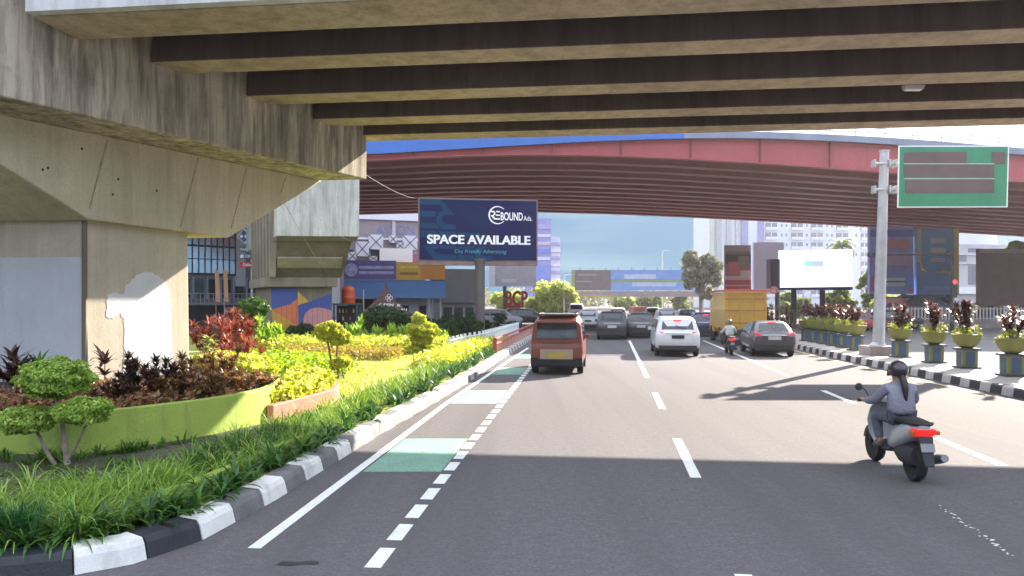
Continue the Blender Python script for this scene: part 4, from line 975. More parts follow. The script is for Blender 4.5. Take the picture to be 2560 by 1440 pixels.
MB().lathe([(.02, 0), (.40, .0), (.43, .06), (.43, .35), (.44, .37), (.43, .4), (.43, .75), (.44, .78), (.42, .95), (.3, 1.08), (.2, 1.1)], 24).build('body', M('tank_orange', (.55, .08, .03), .45, .1, 1, dirt=.2), t, smooth=True)
MB().lathe([(.0, 1.1), (.2, 1.1), (.2, 1.17), (.12, 1.2), (0, 1.2)], 16).build('lid', M('tank_lid', (.25, .06, .04), .5), t, smooth=True)
MB().tube([(1.0, 0, -1.5), (1.0, 0, .9)], .04, 6).build('pipe', m_steel, t)
# ---- brown tent
tn = P(968, 845, 52); tn.z = 0
t = thing('tent', 'brown peaked tent with white letters half hidden by the shrub', 'tent', tn)
zt = lambda y: HCAM + (HY - y) / F * 52
ap = Vector((-.1, .0, zt(707))); rings = []
for f, r in ((0, .02), (.12, .1), (.3, .32), (.5, .66), (.75, 1.3), (1, 2.1)):
    z = ap.z + (zt(800) - ap.z) * f
    rings.append([(ap.x + sx * r, sy * r, z) for sx, sy in ((-1, -1), (1, -1), (1, 1), (-1, 1))])
MB().loft(rings, cap=False).build('canopy', M('tent_brown', (.13, .07, .065), .8, .15, 1.2), t)
for sx in (-1, 1):
    for sy in (-1, 1): MB().tube([(sx * 2, sy * 2, 0), (sx * 2, sy * 2, zt(800))], .05, 6).build('post', m_steel, t)
def tent_pt(px, py): # point on the front canopy face
    y = HCAM + (HY - py) / F * 52; f = (ap.z - y) / (ap.z - zt(800)); tab = ((0, .02), (.12, .1), (.3, .32), (.5, .66), (.75, 1.3), (1, 2.1)); r = 2.1
    for p, q in zip(tab, tab[1:]):
        if f <= q[0]: r = p[1] + (q[1] - p[1]) * (f - p[0]) / (q[0] - p[0]); break
    return Vector(((px - CX) / F * 52 - tn.x, -r - .05, y))
for s_, px, py, sz in (('OPEN', 953, 765, .36), ('K', 998, 766, .36), ('MEN', 945, 778, .3), ('ALI', 1008, 776, .3)):
    p_ = tent_pt(px, py); dn = (tent_pt(px, py - 6) - p_).normalized()
    MB().text(s_, p_ + Vector((0, -.05, 0)), (1, 0, 0), dn, sz, 1.1, .02).build('lettering', m_wt, t)
c = tent_pt(976, 745) + Vector((0, -.05, 0)); mb = MB()
for k in range(4):
    q = c + Vector((.13 * math.cos(k * 1.571), -.02 * k, .13 * math.sin(k * 1.571)))
    mb.tube([q + Vector((.13 * math.cos(j * .785), 0, .13 * math.sin(j * .785))) for j in range(9)], .022, 5)
mb.build('emblem', m_wt, t)
# ---- white picket fence and red railing
FP = [G(1122, 885, .16), G(1165, 871, .16), G(1205, 862, .16), G(1250, 846, .16), G(1296, 830, .16)]
fo = FP[0].copy(); fo.z = .1
t = thing('picket_fence', 'low white picket fence at the end of the lawn', 'fence', fo)
pts = resample([p.to_2d() for p in FP], .85)
for p in pts: MB().box((p.x - fo.x, p.y - fo.y, .38), (.13, .05, .76), top=.9).build('picket', M('fence_white', (.66, .7, .74), .6, .08, 4), t)
for z in (.25, .6): MB().tube([(p.x - fo.x, p.y - fo.y, z) for p in pts], .03, 5).build('rail', M('fence_white', (.66, .7, .74)), t)
RP = [(-.75, 31.5), (-.2, 36), (.55, 43), (1.1, 48), (2.3, 58), (3.6, 68)]
t = thing('guard_rail', 'red painted steel guard rail along the left kerb', 'railing', (*RP[0], 0))
q = [Vector(p) - Vector(RP[0]) for p in RP]; m_rr = M('rail_red', (.38, .05, .06), .5, .15, 2, dirt=.2)
for z in (.52, .74): MB().tube([(p.x, p.y, z) for p in q], .055, 8).build('rail', m_rr, t)
pq = resample([tuple(p) for p in q], .55)
for k, p in enumerate(pq[:60]): MB().box((p.x + .05, p.y, .26), (.07, .07, .52)).build('baluster', M('baluster_pink', (.55, .3, .27), .6, .15, 3), t)
MB().box((.03, .0, .4), (.16, .16, .8)).build('post', m_rr, t)

for k, (px, d_, w_, h_, lab) in enumerate(((1098, 46, 1.0, 1.1, 'low dark shrub between the tiered topiary and the white fence'), (1140, 50, 1.5, 1.3, 'low dark shrub behind the left part of the white fence'), (1182, 49, 1.2, 1.0, 'low dark shrub at the foot of the billboard pole'), (1232, 54, 1.6, 1.1, 'low dark shrub behind the right part of the white fence'), (905, 44, 1.0, 1.3, 'low dark shrub in front of the blue tank stand'), (720, 45, 1.5, .7, 'low dark hedge at the foot of the mural'))):
    o = P(px, HY, d_); o.z = .0; t = thing('dark_shrub', lab, 'shrub', o, 0, 'dark shrubs behind the lawn'); tb = MB()
    for q in range(3): tb.tube([(rnd.uniform(-.1, .1), 0, 0), (rnd.uniform(-.5, .5) * w_, rnd.uniform(-.3, .3), h_ * .8)], [.04, .015], 5)
    tb.build('stem', m_bark, t)
    V, Fq = cloud([((rnd.uniform(-w_, w_), rnd.uniform(-.4, .4), rnd.uniform(.2, h_)), rnd.uniform(.3, .5)) for _ in range(10)], 260, .12); np_mesh('foliage', V, Fq, lf_shrub, t)
# ================================================================== median: planters and the road sign
m_olive = M('olive_paint', (.18, .19, .045), .6, .15, 3, .1, fine=.15, dirt=.3)
m_pblue = M('panel_blue', (.035, .075, .17), .6, .15, 3, dirt=.25)
m_pdark = M('plinth_blue', (.04, .06, .10), .7, .2, 4)
PLX = [(2530, 940, 'lime bowl planter on a blue pedestal, nearest of the row'), (2417, 920, 'second nearest lime bowl planter of the row'), (2335, 907, 'third lime bowl planter, second to the right of the sign post'), (2250, 893, 'lime bowl planter just right of the sign post'),
       (2140, 876, 'lime bowl planter just left of the sign post'), (2110, 869, 'second lime bowl planter left of the sign post'), (2085, 864, 'third lime bowl planter left of the sign post'), (2061, 859.5, 'fourth lime bowl planter left of the sign post'), (2038, 855.5, 'fifth lime bowl planter left of the sign post'), (2017, 852, 'farthest lime bowl planter partly behind the dark hatchback')]
def make_planter():
    t = thing('bowl_planter', '', 'planter')
    MB().box((0, 0, .03), (.62, .62, .06)).build('plinth', m_pdark, t, bevel=.008)
    MB().box((0, 0, .32), (.46, .46, .52)).build('pedestal', m_olive, t, bevel=.012)
    for k in range(4):
        a = k * math.pi / 2; c = Vector((.232 * math.sin(a), -.232 * math.cos(a), .32)); MB().box(c, (.27, .012, .44), rz=a).build('panel', m_pblue, t)
    MB().box((0, 0, .61), (.6, .6, .06)).build('cap', m_pdark, t, bevel=.01)
    prof_ = [(.0, .64), (.16, .645), (.24, .69), (.34, .80), (.40, .94), (.42, 1.05), (.43, 1.08), (.40, 1.085), (.37, 1.03), (0, 1.0)]
    MB().lathe(prof_, 28).build('bowl', m_olive, t, smooth=True)
    MB().lathe([(0, 1.01), (.375, 1.01), (.36, 1.03), (0, 1.05)], 20).build('soil', m_soil, t)
    return t
plant_labels = ['bushy red leaved plant in the nearest bowl planter', 'tall pointed red plant in the second nearest bowl', 'red plant with a pale top in the third bowl', 'loose red plant in the bowl right of the sign post', 'red plant in the bowl left of the sign post', 'red plant in the second bowl left of the post', 'red plant in the third bowl left of the post', 'red plant in the fourth bowl left of the post', 'red plant in the fifth bowl left of the post', 'red plant in the farthest bowl behind the hatchback']
lf_mar = leafmat('maroon_leaf', [(.05, .015, .018), (.13, .035, .035), (.2, .07, .06), (.3, .16, .14)], .35, .3)
lf_flo = leafmat('yellow_flower_leaf', [(.2, .28, .03), (.45, .48, .06), (.6, .58, .1)], .4)
for k, (px, py, lab) in enumerate(PLX):
    g_ = G(px, py, .225)
    if k == 0: t = make_planter(); first_planter = t
    else: t = copy_tree(first_planter)
    t['label'] = lab; t['category'] = 'planter'; t['group'] = 'bowl planters on the median'; t.location = g_; t.rotation_euler = (0, 0, -TH * .8)
    hh = [1.0, 1.15, 1.1, .95, .9, .85, .95, .9, .95, .9][k]
    p_ = rosette_plant('potted_plant', plant_labels[k], 'plant', g_.x, g_.y, g_.z + 1.03, hh, 8 if k < 4 else 7, lf_mar, .29, .075, 'red plants in the bowl planters', n=34, spread=.26, lean=(0, 80))
    n_ = 260; a_ = rng.uniform(0, 6.28, n_); r_ = rng.uniform(.12, .42, n_)
    V, Fq = leaves(np.stack([r_ * np.cos(a_), r_ * np.sin(a_), rng.uniform(.02, .2, n_) + (.12 * np.sin(a_ * 2 + k))], 1), np.tile([0, 0, 1.0], (n_, 1)), .055, .5, .8)
    np_mesh('yellow_underplanting', V, Fq, lf_flo, p_)
# overhead sign post
sb_ = G(2195, 887, .225); sp_ = thing('direction_sign', 'green overhead direction sign with blanked panels on a grey steel post', 'road sign', sb_); SO = sb_.copy(); DS = sb_.y
MB().box((0, 0, .18), (1.1, 1.0, .36)).build('footing', M('footing', (.3, .25, .24), .9, .2, 3, .3, dirt=.4), sp_, bevel=.02)
tp_ = P(2211, 380, DS) - SO
MB().tube([(0, 0, .34), (.02, 0, .5), tp_ * .5, tp_], [.34, .225, .2, .165], 16).build('post', m_steel, sp_, smooth=True)
MB().lathe([(0, 0), (.2, 0), (.2, .06), (0, .08)], 14, tp_).build('post_cap', m_steel, sp_)
def sg_(px, py, off=0): v = P(px, py, DS - .25 - off) - SO; return v
c4 = [(2247, 364), (2523, 364), (2519, 518), (2244, 519)]
mb = MB(); mb.extr([sg_(*p) for p in c4], (0, .05, 0)); mb.build('border', M('sign_white', (.75, .76, .76), .5, .05), sp_)
ins = [(2250, 367), (2520, 367), (2516, 515), (2247, 516)]
mb = MB(); mb.extr([sg_(*p, .012) for p in ins], (0, .01, 0)); mb.build('sign_face', M('sign_green', (.03, .22, .12), .5, .12, 1.5, dirt=.15), sp_)
m_blank = M('blank_panel', (.12, .085, .085), .7, .12, 1.5)
for q in ([(2260, 381), (2417, 379), (2417, 408), (2260, 408)], [(2480, 380), (2514, 380), (2514, 411), (2480, 411)], [(2260, 411), (2486, 411), (2486, 443), (2260, 443)], [(2263, 450), (2486, 449), (2486, 482), (2263, 483)]):
    mb = MB(); mb.extr([sg_(*p, .026) for p in q], (0, .01, 0)); mb.build('blank_panel', m_blank, sp_)
for y in (409.5, 446.5):
    mb = MB(); mb.extr([sg_(*p, .03) for p in ((2260, y - .8), (2486, y - .8), (2486, y + .8), (2260, y + .8))], (0, .01, 0)); mb.build('line', M('sign_line', (.45, .6, .52), .5), sp_)
for y in (408, 473):
    mb = MB(); a_, b_ = sg_(2188, y), sg_(2262, y); a_.y = b_.y = -.12; mb.tube([a_, b_], .065, 8); mb.build('arm', m_steel, sp_)
    for x in (2188, 2226, 2241): c_ = sg_(x, y); c_.y = -.12; MB().box(c_, (.07, .3, .3)).build('clamp', m_steel, sp_, bevel=.01)

# ================================================================== far side of the junction (right)
def panel_sign(name, label, x0, x1, yt, yb, d, mat, legs=(), th=.5, cat='billboard', group=None, tilt=0, legmat=None):
    o = P((x0 + x1) / 2, HY, d); o.z = 0; t = thing(name, label, cat, o, 0, group)
    a, b = P(x0, yb, d - tilt) - o, P(x1, yt, d + tilt) - o
    A_ = [(a.x, a.y, a.z), (b.x, b.y, a.z), (b.x, b.y, b.z), (a.x, a.y, b.z)]
    mb = MB(); mb.extr(A_, (0, th, 0)); mb.build('face', mat, t)
    for lx in legs:
        l = P(lx, HY, d) - o; MB().tube([(l.x, th / 2, -.06), (l.x, th / 2, a.z + .05)], .28, 10).build('post', legmat or m_dark, t)
    return t, o
SN = [0]
def stripe(t, o, x0, x1, yt, yb, d, mat, name='printed_shape', off=.012, tilt=0):
    SN[0] += 1; off = .012 + .011 * (SN[0] % 12)
    a, b = P(x0, yb, d) - o, P(x1, yt, d) - o; y = -off - .01
    mb = MB(); mb.extr([(a.x, y, a.z), (b.x, y, a.z), (b.x, y, b.z), (a.x, y, b.z)], (0, .009, 0)); return mb.build(name, mat, t)
def flat(name, c, r=.6): return M(name, c, r, .1, 1.2)
# apartment block
a, e, L, n = facing(1775, 2175, 235, 240); ao = a.copy(); DA_ = 238
ap_ = thing('apartment_block', 'tall white lilac apartment block with rows of balconies behind the billboards', 'building', a)
az_ = lambda y: HCAM + (HY - y) / F * DA_
axx = lambda px: (px - 1775) / 400 * L
mb = MB(); box_on(mb, a, e, n, axx(1855), L, 0, 48, 16); mb.build('wall', M('apartment_white', (.56, .60, .74), .8, .05, .1, dirt=.1), ap_, ao)
mb = MB(); box_on(mb, a, e, n, 0, axx(1855) - .01, 0, 48, 15, -.5); mb.build('wall', M('apartment_pale', (.62, .66, .70), .8, .05, .1), ap_, ao)
for k, (x0, x1, c) in enumerate(((1776, 1783, (.45, .5, .42)), (1790, 1803, (.33, .37, .42)), (1815, 1827, (.36, .38, .45)), (1852, 1868, (.24, .24, .48)), (1892, 1908, (.22, .22, .46)), (1838, 1846, (.42, .42, .52)))):
    mb = MB(); box_on(mb, a, e, n, axx(x0), axx(x1), 0, 48, .4, .3); mb.build('facade_strip', flat('strip%d' % k, c), ap_, ao)
m_win = M('window_grey', (.16, .18, .24), .3, .3, .6); m_rail = M('balcony_rail', (.62, .64, .72), .6)
base_win = None
cols = [(1911, 1941), (1975, 2005), (2025, 2055), (2089, 2119), (2151, 2170)]
for (x0, x1) in cols:
    for r_ in range(14):
        z = 3.5 + r_ * 3.05
        mb = MB(); box_on(mb, a, e, n, axx(x0), axx(x1), z, z + 2.1, .1, .05); w_ = mb.build('window', m_win, ap_, ao)
        mb = MB(); box_on(mb, a, e, n, axx(x0) - .1, axx(x1) + .1, z - .15, z + .75, .08, .7); box_on(mb, a, e, n, (axx(x0) + axx(x1)) / 2 - .12, (axx(x0) + axx(x1)) / 2 + .12, z + .75, z + 2.1, .06, .12); k_ = mb.build('balcony', m_rail, w_, ao)
for px in (1952, 1964, 2015, 2066, 2078, 2140):
    for r_ in range(4, 10):
        z = 4.4 + r_ * 3.05; mb = MB(); box_on(mb, a, e, n, axx(px) - .3, axx(px) + .3, z, z + .9, .1, .05); mb.build('small_window', m_win, ap_, ao)
# blank white panel, led board
t, o = panel_sign('white_board', 'plain pale lilac board standing behind the big white screen', 1884, 1960, 606, 730, 92, M('pale_lilac', (.56, .58, .74), .7, .04), (1900, 1945), cat='board')
t, o = panel_sign('led_billboard', 'big bright white screen billboard on two dark posts', 1926, 1950, 648, 721, 78, M('led_side', (.10, .09, .12), .6), (1990, 2062), th=1.2)
a_, b_ = P(1950, 719, 78) - o, P(2140, 622, 77) - o
mb = MB(); mb.hexa([(a_.x, -.2, a_.z), (b_.x, -.2, a_.z + .1), (b_.x, .5, a_.z + .1), (a_.x, .5, a_.z), (a_.x, -.2, b_.z - .1), (b_.x, -.2, b_.z), (b_.x, .5, b_.z), (a_.x, .5, b_.z - .1)])
mb.build('screen', glow('screen_white', (1, 1, 1), .26), t)
for q, c in (((2013, 2058, 652, 667), (.5, .55, .8)), ((2010, 2030, 654, 666), (.35, .75, .7))):
    l, r_ = P(q[0], q[3], 77.8) - o, P(q[1], q[2], 77.8) - o; y = -.23 if q[1] == 2058 else -.24
    mb = MB(); mb.extr([(l.x, y, l.z), (r_.x, y, l.z), (r_.x, y, r_.z), (l.x, y, r_.z)], (0, .008, 0)); mb.build('screen_mark', glow('mark%d' % q[0], c, .2), t)
mb = MB(); mb.hexa([(a_.x, -.25, a_.z - .25), (b_.x, -.25, a_.z - .25), (b_.x, .5, a_.z - .25), (a_.x, .5, a_.z - .25), (a_.x, -.25, a_.z - .01), (b_.x, -.25, a_.z + .09), (b_.x, .5, a_.z + .09), (a_.x, .5, a_.z - .01)]); mb.build('lower_edge', flat('led_edge', (.06, .06, .25)), t)
# red vertical banner
t, o = panel_sign('vertical_billboard', 'tall narrow red and dark brown billboard behind the yellow truck', 1813, 1877, 613, 738, 86, flat('rb_grey', (.2, .15, .15)), (1845,))
for (yt, yb, c) in ((613, 628, (.34, .25, .26)), (636, 660, (.09, .065, .06)), (664, 690, (.42, .09, .12)), (690, 700, (.5, .35, .36)), (700, 738, (.40, .05, .075)), (712, 716, (.5, .25, .28)), (725, 728, (.5, .25, .28))):
    stripe(t, o, 1813, 1877, yt, yb, 86, flat('rb%d' % yt, c), off=.012 if yt not in (712, 725) else .03)
for (x0, x1, yt, yb, c) in ((1820, 1850, 655, 685, (.45, .12, .16)), (1845, 1872, 640, 668, (.22, .16, .16)), (1850, 1875, 676, 694, (.55, .4, .42))): stripe(t, o, x0, x1, yt, yb, 86, flat('rc%d' % x0, c), off=.035)
# two blue vertical boards
t, o = panel_sign('blue_billboard', 'tall blue billboard with pale stripes behind the sign post', 2174, 2284, 566, 735, 82, flat('bb_blue', (.3, .34, .7)), (2200, 2262), tilt=.0, group=None)
for (x0, x1, yt, yb, c) in ((2174, 2284, 574, 592, (.10, .11, .38)), (2190, 2275, 597, 622, (.35, .16, .2)), (2180, 2280, 640, 662, (.32, .24, .34)), (2174, 2284, 684, 735, (.17, .24, .52)), (2215, 2262, 695, 716, (.42, .46, .6)), (2215, 2262, 702, 706, (.1, .11, .3)), (2174, 2284, 722, 729, (.5, .12, .14)), (2190, 2270, 718, 735, (.2, .28, .6)), (2176, 2206, 690, 728, (.32, .12, .22))):
    stripe(t, o, x0, x1, yt, yb, 82, flat('bs%d_%d' % (x0, yt), tuple(min(.8, q * 1.5) for q in c)), off=.012 + .004 * (yt % 7))
t, o = panel_sign('blue_billboard', 'tall blue billboard with a yellow edge and curved yellow marks', 2291, 2392, 572, 737, 82, flat('by_blue', (.16, .34, .68)), (2320, 2372))
for (x0, x1, yt, yb, c) in ((2383, 2396, 572, 737, (.42, .37, .12)), (2291, 2302, 572, 655, (.3, .33, .25)), (2325, 2362, 595, 609, (.3, .36, .36)), (2325, 2362, 620, 632, (.32, .38, .36)), (2325, 2362, 645, 655, (.28, .34, .36)), (2310, 2375, 716, 724, (.16, .26, .5))):
    stripe(t, o, x0, x1, yt, yb, 82, flat('bt%d_%d' % (x0, yt), tuple(min(.8, q * 1.5) for q in c)), off=.012 + .003 * (yt % 5))
for pts in ([(2300, 655), (2306, 672), (2318, 680)], [(2342, 681), (2358, 677), (2378, 684)]):
    mb = MB(); mb.tube([(P(x, y, 82) - o) + Vector((0, -.04, 0)) for x, y in pts], [.1, .2, .12], 6); mb.build('yellow_mark', flat('ymark', (.45, .4, .12)), t)
# right hand brown board, pale building, edge
t, o = panel_sign('brown_billboard', 'large dark brown board at the right edge beyond the planters', 2448, 2590, 622, 765, 70, flat('brown_board', (.17, .10, .10)), (2480, 2560))
stripe(t, o, 2448, 2590, 622, 632, 70, flat('brown_edge', (.3, .22, .2)))
a, e, L, n = facing(2392, 2620, 120, 124); ao = a.copy(); bz_ = lambda y: HCAM + (HY - y) / F * 122
pb = thing('pale_building', 'pale grey building with a white lower band right of the blue billboards', 'building', a)
mb = MB(); box_on(mb, a, e, n, 0, L, 0, bz_(612), 12); mb.build('wall', M('pale_wall', (.42, .43, .47), .7, .06, .4), pb, ao)
mb = MB(); box_on(mb, a, e, n, 0, L * .55, bz_(612), bz_(545), 12, -2); mb.build('wall', M('upper_white', (.64, .66, .72), .7, .05, .3), pb, ao)
mb = MB(); box_on(mb, a, e, n, -.3, L, bz_(735), bz_(718), .5, .6); mb.build('white_band', flat('band_white', (.72, .74, .78)), pb, ao)
for (x0, x1, y0, y1) in ((.12, .28, 665, 712), (.03, .1, 640, 655), (.12, .28, 622, 632)): mb = MB(); box_on(mb, a, e, n, L * x0, L * x1, bz_(y1), bz_(y0), .1, .08); mb.build('window', m_win, pb, ao)
for y in (636, 658): mb = MB(); box_on(mb, a, e, n, 0, L, bz_(y + 3), bz_(y), .3, .25); mb.build('string_course', flat('course', (.55, .56, .6)), pb, ao)
# house with a blue roof, pink house
a, e, L, n = facing(2278, 2420, 74, 74.5); ao = a.copy(); hz2 = lambda y: HCAM + (HY - y) / F * 74
hs_ = thing('house', 'small house with a pale teal wall and dark gabled roof behind the planters', 'house', a)
pk = Vector((0, 0, 0)); mb = MB(); mb.extr([a + e * .5 + Vector((0, 0, 0)), a + e * (L - .3), a + e * (L - .3) + Vector((0, 0, hz2(790))), a + e * (L * .5) + Vector((0, 0, hz2(748))), a + e * .5 + Vector((0, 0, hz2(790)))], -n * 6); mb.build('wall', M('teal_wall', (.22, .36, .44), .7, .08, .6), hs_, ao)
for s0, s1 in ((0, .5), (1, .5)):
    p0 = a + e * (L * s0) + n * .5 + Vector((0, 0, hz2(797))); p1 = a + e * (L * .5) + n * .5 + Vector((0, 0, hz2(741)))
    mb = MB(); mb.extr([p0, p1, p1 + Vector((0, 0, .22)), p0 + Vector((0, 0, .22))], -n * 7); mb.build('roof', M('roof_slate', (.1, .12, .17), .7, .15, 1), hs_, ao)
for x0 in (.25, .62): mb = MB(); box_on(mb, a, e, n, L * x0, L * (x0 + .12), 1.0, 2.1, .1, .06); mb.build('window', m_win, hs_, ao)
a, e, L, n = facing(2258, 2302, 78, 78); ao = a.copy()
ph = thing('pink_house', 'small pink wall of a house left of the teal gabled house', 'house', a)
mb = MB(); box_on(mb, a, e, n, 0, L, 0, hz2(745), 5); mb.build('wall', M('pink_wall', (.55, .3, .29), .8, .08, 1), ph, ao)
mb = MB(); box_on(mb, a, e, n, -.1, L + .1, hz2(745), hz2(741), 5.2, .15); mb.build('roof', M('roof_slate', (.1, .12, .17)), ph, ao)
mb = MB(); box_on(mb, a, e, n, L * .62, L * .85, hz2(756), hz2(748), .1, .05); mb.build('window', m_win, ph, ao)
# picket wall beyond the side road
wl = P(2420, HY, 63); wl.z = 0
t = thing('boundary_fence', 'pale slatted boundary fence beyond the side road', 'fence', wl)
MB().box((0, 0, .35), (26, .2, .7)).build('base_wall', M('base_grey', (.22, .2, .2), .8, .15, 1, dirt=.3), t)
for k in range(90): MB().box((-12.9 + k * .29, 0, 1.25), (.12, .05, 1.1)).build('slat', M('slat_pale', (.5, .48, .45), .7, .1, 2), t)
for z in (.85, 1.65): MB().box((0, .05, z), (26, .05, .08)).build('rail', M('slat_pale', (.5, .48, .45)), t)
# traffic signal
tl = P(2380, HY, 58); tl.z = 0
t = thing('traffic_light', 'traffic light pole with a long thin arm and a lit red lamp', 'traffic light', tl)
dt = lambda px, py: P(px, py, 58) - tl
zt_ = dt(2380, 637).z
MB().tube([(0, 0, 0), (0, 0, zt_ + .2)], [.14, .1], 10).build('pole', m_dark, t)
MB().tube([(0, 0, zt_), dt(2180, 636)], [.06, .045], 8).build('arm', m_dark, t)
MB().box(dt(2184, 637), (.9, .25, .3)).build('arm_signal', m_dark, t, bevel=.03)
MB().box(dt(2380, 722) + Vector((0, -.2, 0)), (.42, .3, 1.4)).build('signal_head', m_dark, t, bevel=.04)
c = dt(2381, 705) + Vector((0, -.36, 0)); mb = MB(); mb.extr([c + Vector((.17 * math.cos(k * .5236), 0, .17 * math.sin(k * .5236))) for k in range(12)], (0, .02, 0)); mb.build('red_lamp', glow('lamp_red', (1, .05, .03), .5), t)
# palm, trees
def tree(name, label, px, base_y, d, top, width, mat, n=260, leaf=.3, trunk=.18, k=14, seed=1, low=.35, group=None):
    o = P(px, HY, d); o.z = 0; t = thing(name, label, 'tree', o, 0, group); q = random.Random(seed)
    H_ = HCAM + (HY - top) / F * d; W_ = width / F * d / 2; tb = MB()
    tb.tube([(0, 0, -.05), (q.uniform(-.1, .1), 0, H_ * .3), (q.uniform(-.3, .3), 0, H_ * .6)], [trunk, trunk * .8, trunk * .5], 8); cl = []
    for i in range(int(k * 1.7)):
        z = H_ * q.uniform(low, .92); f = math.sin(math.pi * min(1, max(.12, (z / H_ - low * .6) / (1.05 - low * .6)))) ** .6; an = q.uniform(0, 6.28); r = W_ * f * q.uniform(.3, .8)
        c = (r * math.cos(an), r * .8 * math.sin(an), z); rr = W_ * q.uniform(.18, .34); cl.append((c, (rr, rr, rr * .8)))
        if i % 2 == 0: tb.tube([(0, 0, H_ * .35), (c[0] * .5, c[1] * .5, (H_ * .4 + z) / 2), c], [trunk * .45, trunk * .3, trunk * .1], 5)
    tb.build('trunk', m_bark, t); V, Fq = cloud(cl, n, leaf); np_mesh('crown', V, Fq, mat, t); return t
lf_tree = leafmat('tree_leaf', [(.11, .17, .06), (.2, .26, .09), (.3, .36, .14), (.42, .44, .24)], .55)
lf_tree2 = leafmat('pale_tree_leaf', [(.3, .37, .09), (.48, .54, .16), (.6, .62, .26)], .65)
lf_grey = leafmat('greyish_leaf', [(.15, .16, .14), (.24, .25, .2), (.34, .34, .27)], .45)
o = P(2105, HY, 125); o.z = 0; t = thing('palm_tree', 'palm tree standing above the white screen billboard', 'tree', o)
zp = HCAM + (HY - 612) / F * 125
MB().tube([(0, 0, 0), (.2, 0, zp * .5), (0, 0, zp)], [.25, .2, .15], 8).build('trunk', m_bark, t)
parts = []
for k in range(22):
    az0 = k * 6.283 / 22 + rnd.uniform(-.1, .1); el0 = rnd.uniform(-.2, 1.2); pos = np.array([0, 0, zp]); L0 = 2.9
    for i in range(11):
        f = i / 10; el = el0 - 1.5 * f; dv = np.array([math.cos(az0) * math.cos(el), math.sin(az0) * math.cos(el), math.sin(el)]); pos = pos + dv * L0 / 11
        sd_ = np.array([-math.sin(az0), math.cos(az0), -.35])
        for s_ in (-1, 1):
            sv = np.array([-math.sin(az0) * s_, math.cos(az0) * s_, -.5]); ln_ = .75 * (1 - .6 * f)
            parts.append((np.array([pos, pos + dv * .13, pos + sv * ln_ + dv * .3, pos + sv * ln_ * .6]), np.array([[0, 1, 2, 3]])))
V, Fq = join(parts); np_mesh('fronds', V, Fq, leafmat('palm_leaf', [(.06, .10, .03), (.14, .18, .05), (.22, .25, .09)], .4), t)
tree('tree', 'hazy round grey green tree right of the long gantry billboard', 1752, 850, 120, 622, 108, lf_grey, 300, .42, .3, 20, 3, .3)
tree('tree', 'bright bushy tree behind the orange van', 1376, 850, 112, 713, 140, lf_tree2, 380, .34, .2, 24, 5, .15)
tree('tree', 'leafy green tree behind the red letters sign', 1268, 850, 110, 735, 110, lf_tree2, 260, .26, .2, 14, 6, .12)
tree('tree', 'pale tree between the white screen and the blue billboard', 2172, 850, 100, 668, 60, lf_tree, 260, .3, .2, 14, 7, .2)
tree('tree', 'low tree below the left half of the white screen', 1975, 850, 98, 735, 100, lf_tree, 260, .3, .2, 12, 8, .12)
tree('tree', 'dark tree below the right half of the white screen', 2090, 850, 95, 724, 110, lf_tree, 280, .3, .2, 14, 9, .12)
tree('tree', 'bushy tree under the blue billboards', 2225, 850, 90, 742, 100, lf_tree2, 240, .28, .2, 12, 10, .12)
tree('tree', 'tree at the far right edge above the brown board', 2548, 850, 88, 592, 60, lf_tree, 300, .3, .25, 16, 11, .45)
tree('tree', 'dark tree low behind the right planters', 2450, 850, 76, 760, 110, lf_tree, 220, .24, .15, 12, 12, .1)
tree('tree', 'small tree under the gantry near the white canopy', 1700, 850, 150, 730, 60, lf_tree, 240, .4, .2, 10, 13, .12)
tree('tree', 'low green tree beneath the gantry billboard', 1560, 850, 170, 742, 80, lf_tree2, 240, .45, .2, 12, 14, .12)
tree('tree', 'low tree beneath the left end of the gantry', 1625, 850, 165, 738, 70, lf_tree, 240, .45, .2, 12, 15, .12)
# dark red shrub before the far planters
for px, hh, lab in ((1935, 2.0, 'dark purple shrub left of the planter row'), (1975, 1.7, 'dark purple shrub nearest to the planter row')):
    g_ = G(px, 845, .22); rosette_plant('purple_shrub', lab, 'shrub', g_.x, g_.y, .2, hh, 10, lf_purple, .35, .09, 'dark shrubs at the far end of the median', n=22, spread=.6, lean=(0, 80))
# far tree mass
cl = []
for i in range(150):
    px = rnd.uniform(700, 2700); c = P(px, HY, rnd.uniform(260, 300)); cl.append(((c.x, c.y, rnd.uniform(.5, 5.5)), (rnd.uniform(4, 8), 4, rnd.uniform(2, 3.2))))
V, Fq = cloud(cl, 150, .8); tag(np_mesh('treeline', V, Fq, lf_grey), 'hazy line of far trees closing the road', 'trees', kind='stuff')
# gantry billboard across the road
t, o = panel_sign('gantry_billboard', 'long billboard bridge across the road with a brown part and a blue lake picture', 1430, 1742, 675, 726, 135, flat('gb_brown', (.14, .11, .115)), (), th=1.0)
for (x0, x1, yt, yb, c) in ((1430, 1437, 675, 726, (.25, .24, .1)), (1527, 1742, 675, 698, (.14, .24, .52)), (1527, 1742, 698, 706, (.2, .25, .14)), (1527, 1742, 706, 726, (.16, .27, .55)), (1560, 1640, 686, 697, (.36, .42, .58)), (1580, 1690, 706, 716, (.34, .42, .58)), (1445, 1490, 684, 690, (.22, .18, .18)), (1440, 1480, 702, 706, (.24, .2, .2))):
    stripe(t, o, x0, x1, yt, yb, 135, flat('gs%d_%d' % (x0, yt), c), off=.012 + .005 * (yt % 6))
a_, b_ = P(1425, 742, 135) - o, P(1760, 728, 135) - o
mb = MB(); mb.extr([(a_.x, -.4, a_.z), (b_.x, -.4, a_.z), (b_.x, -.4, b_.z), (a_.x, -.4, b_.z)], (0, 2.5, 0)); mb.build('walkway', flat('gantry_deck', (.27, .2, .22)), t)
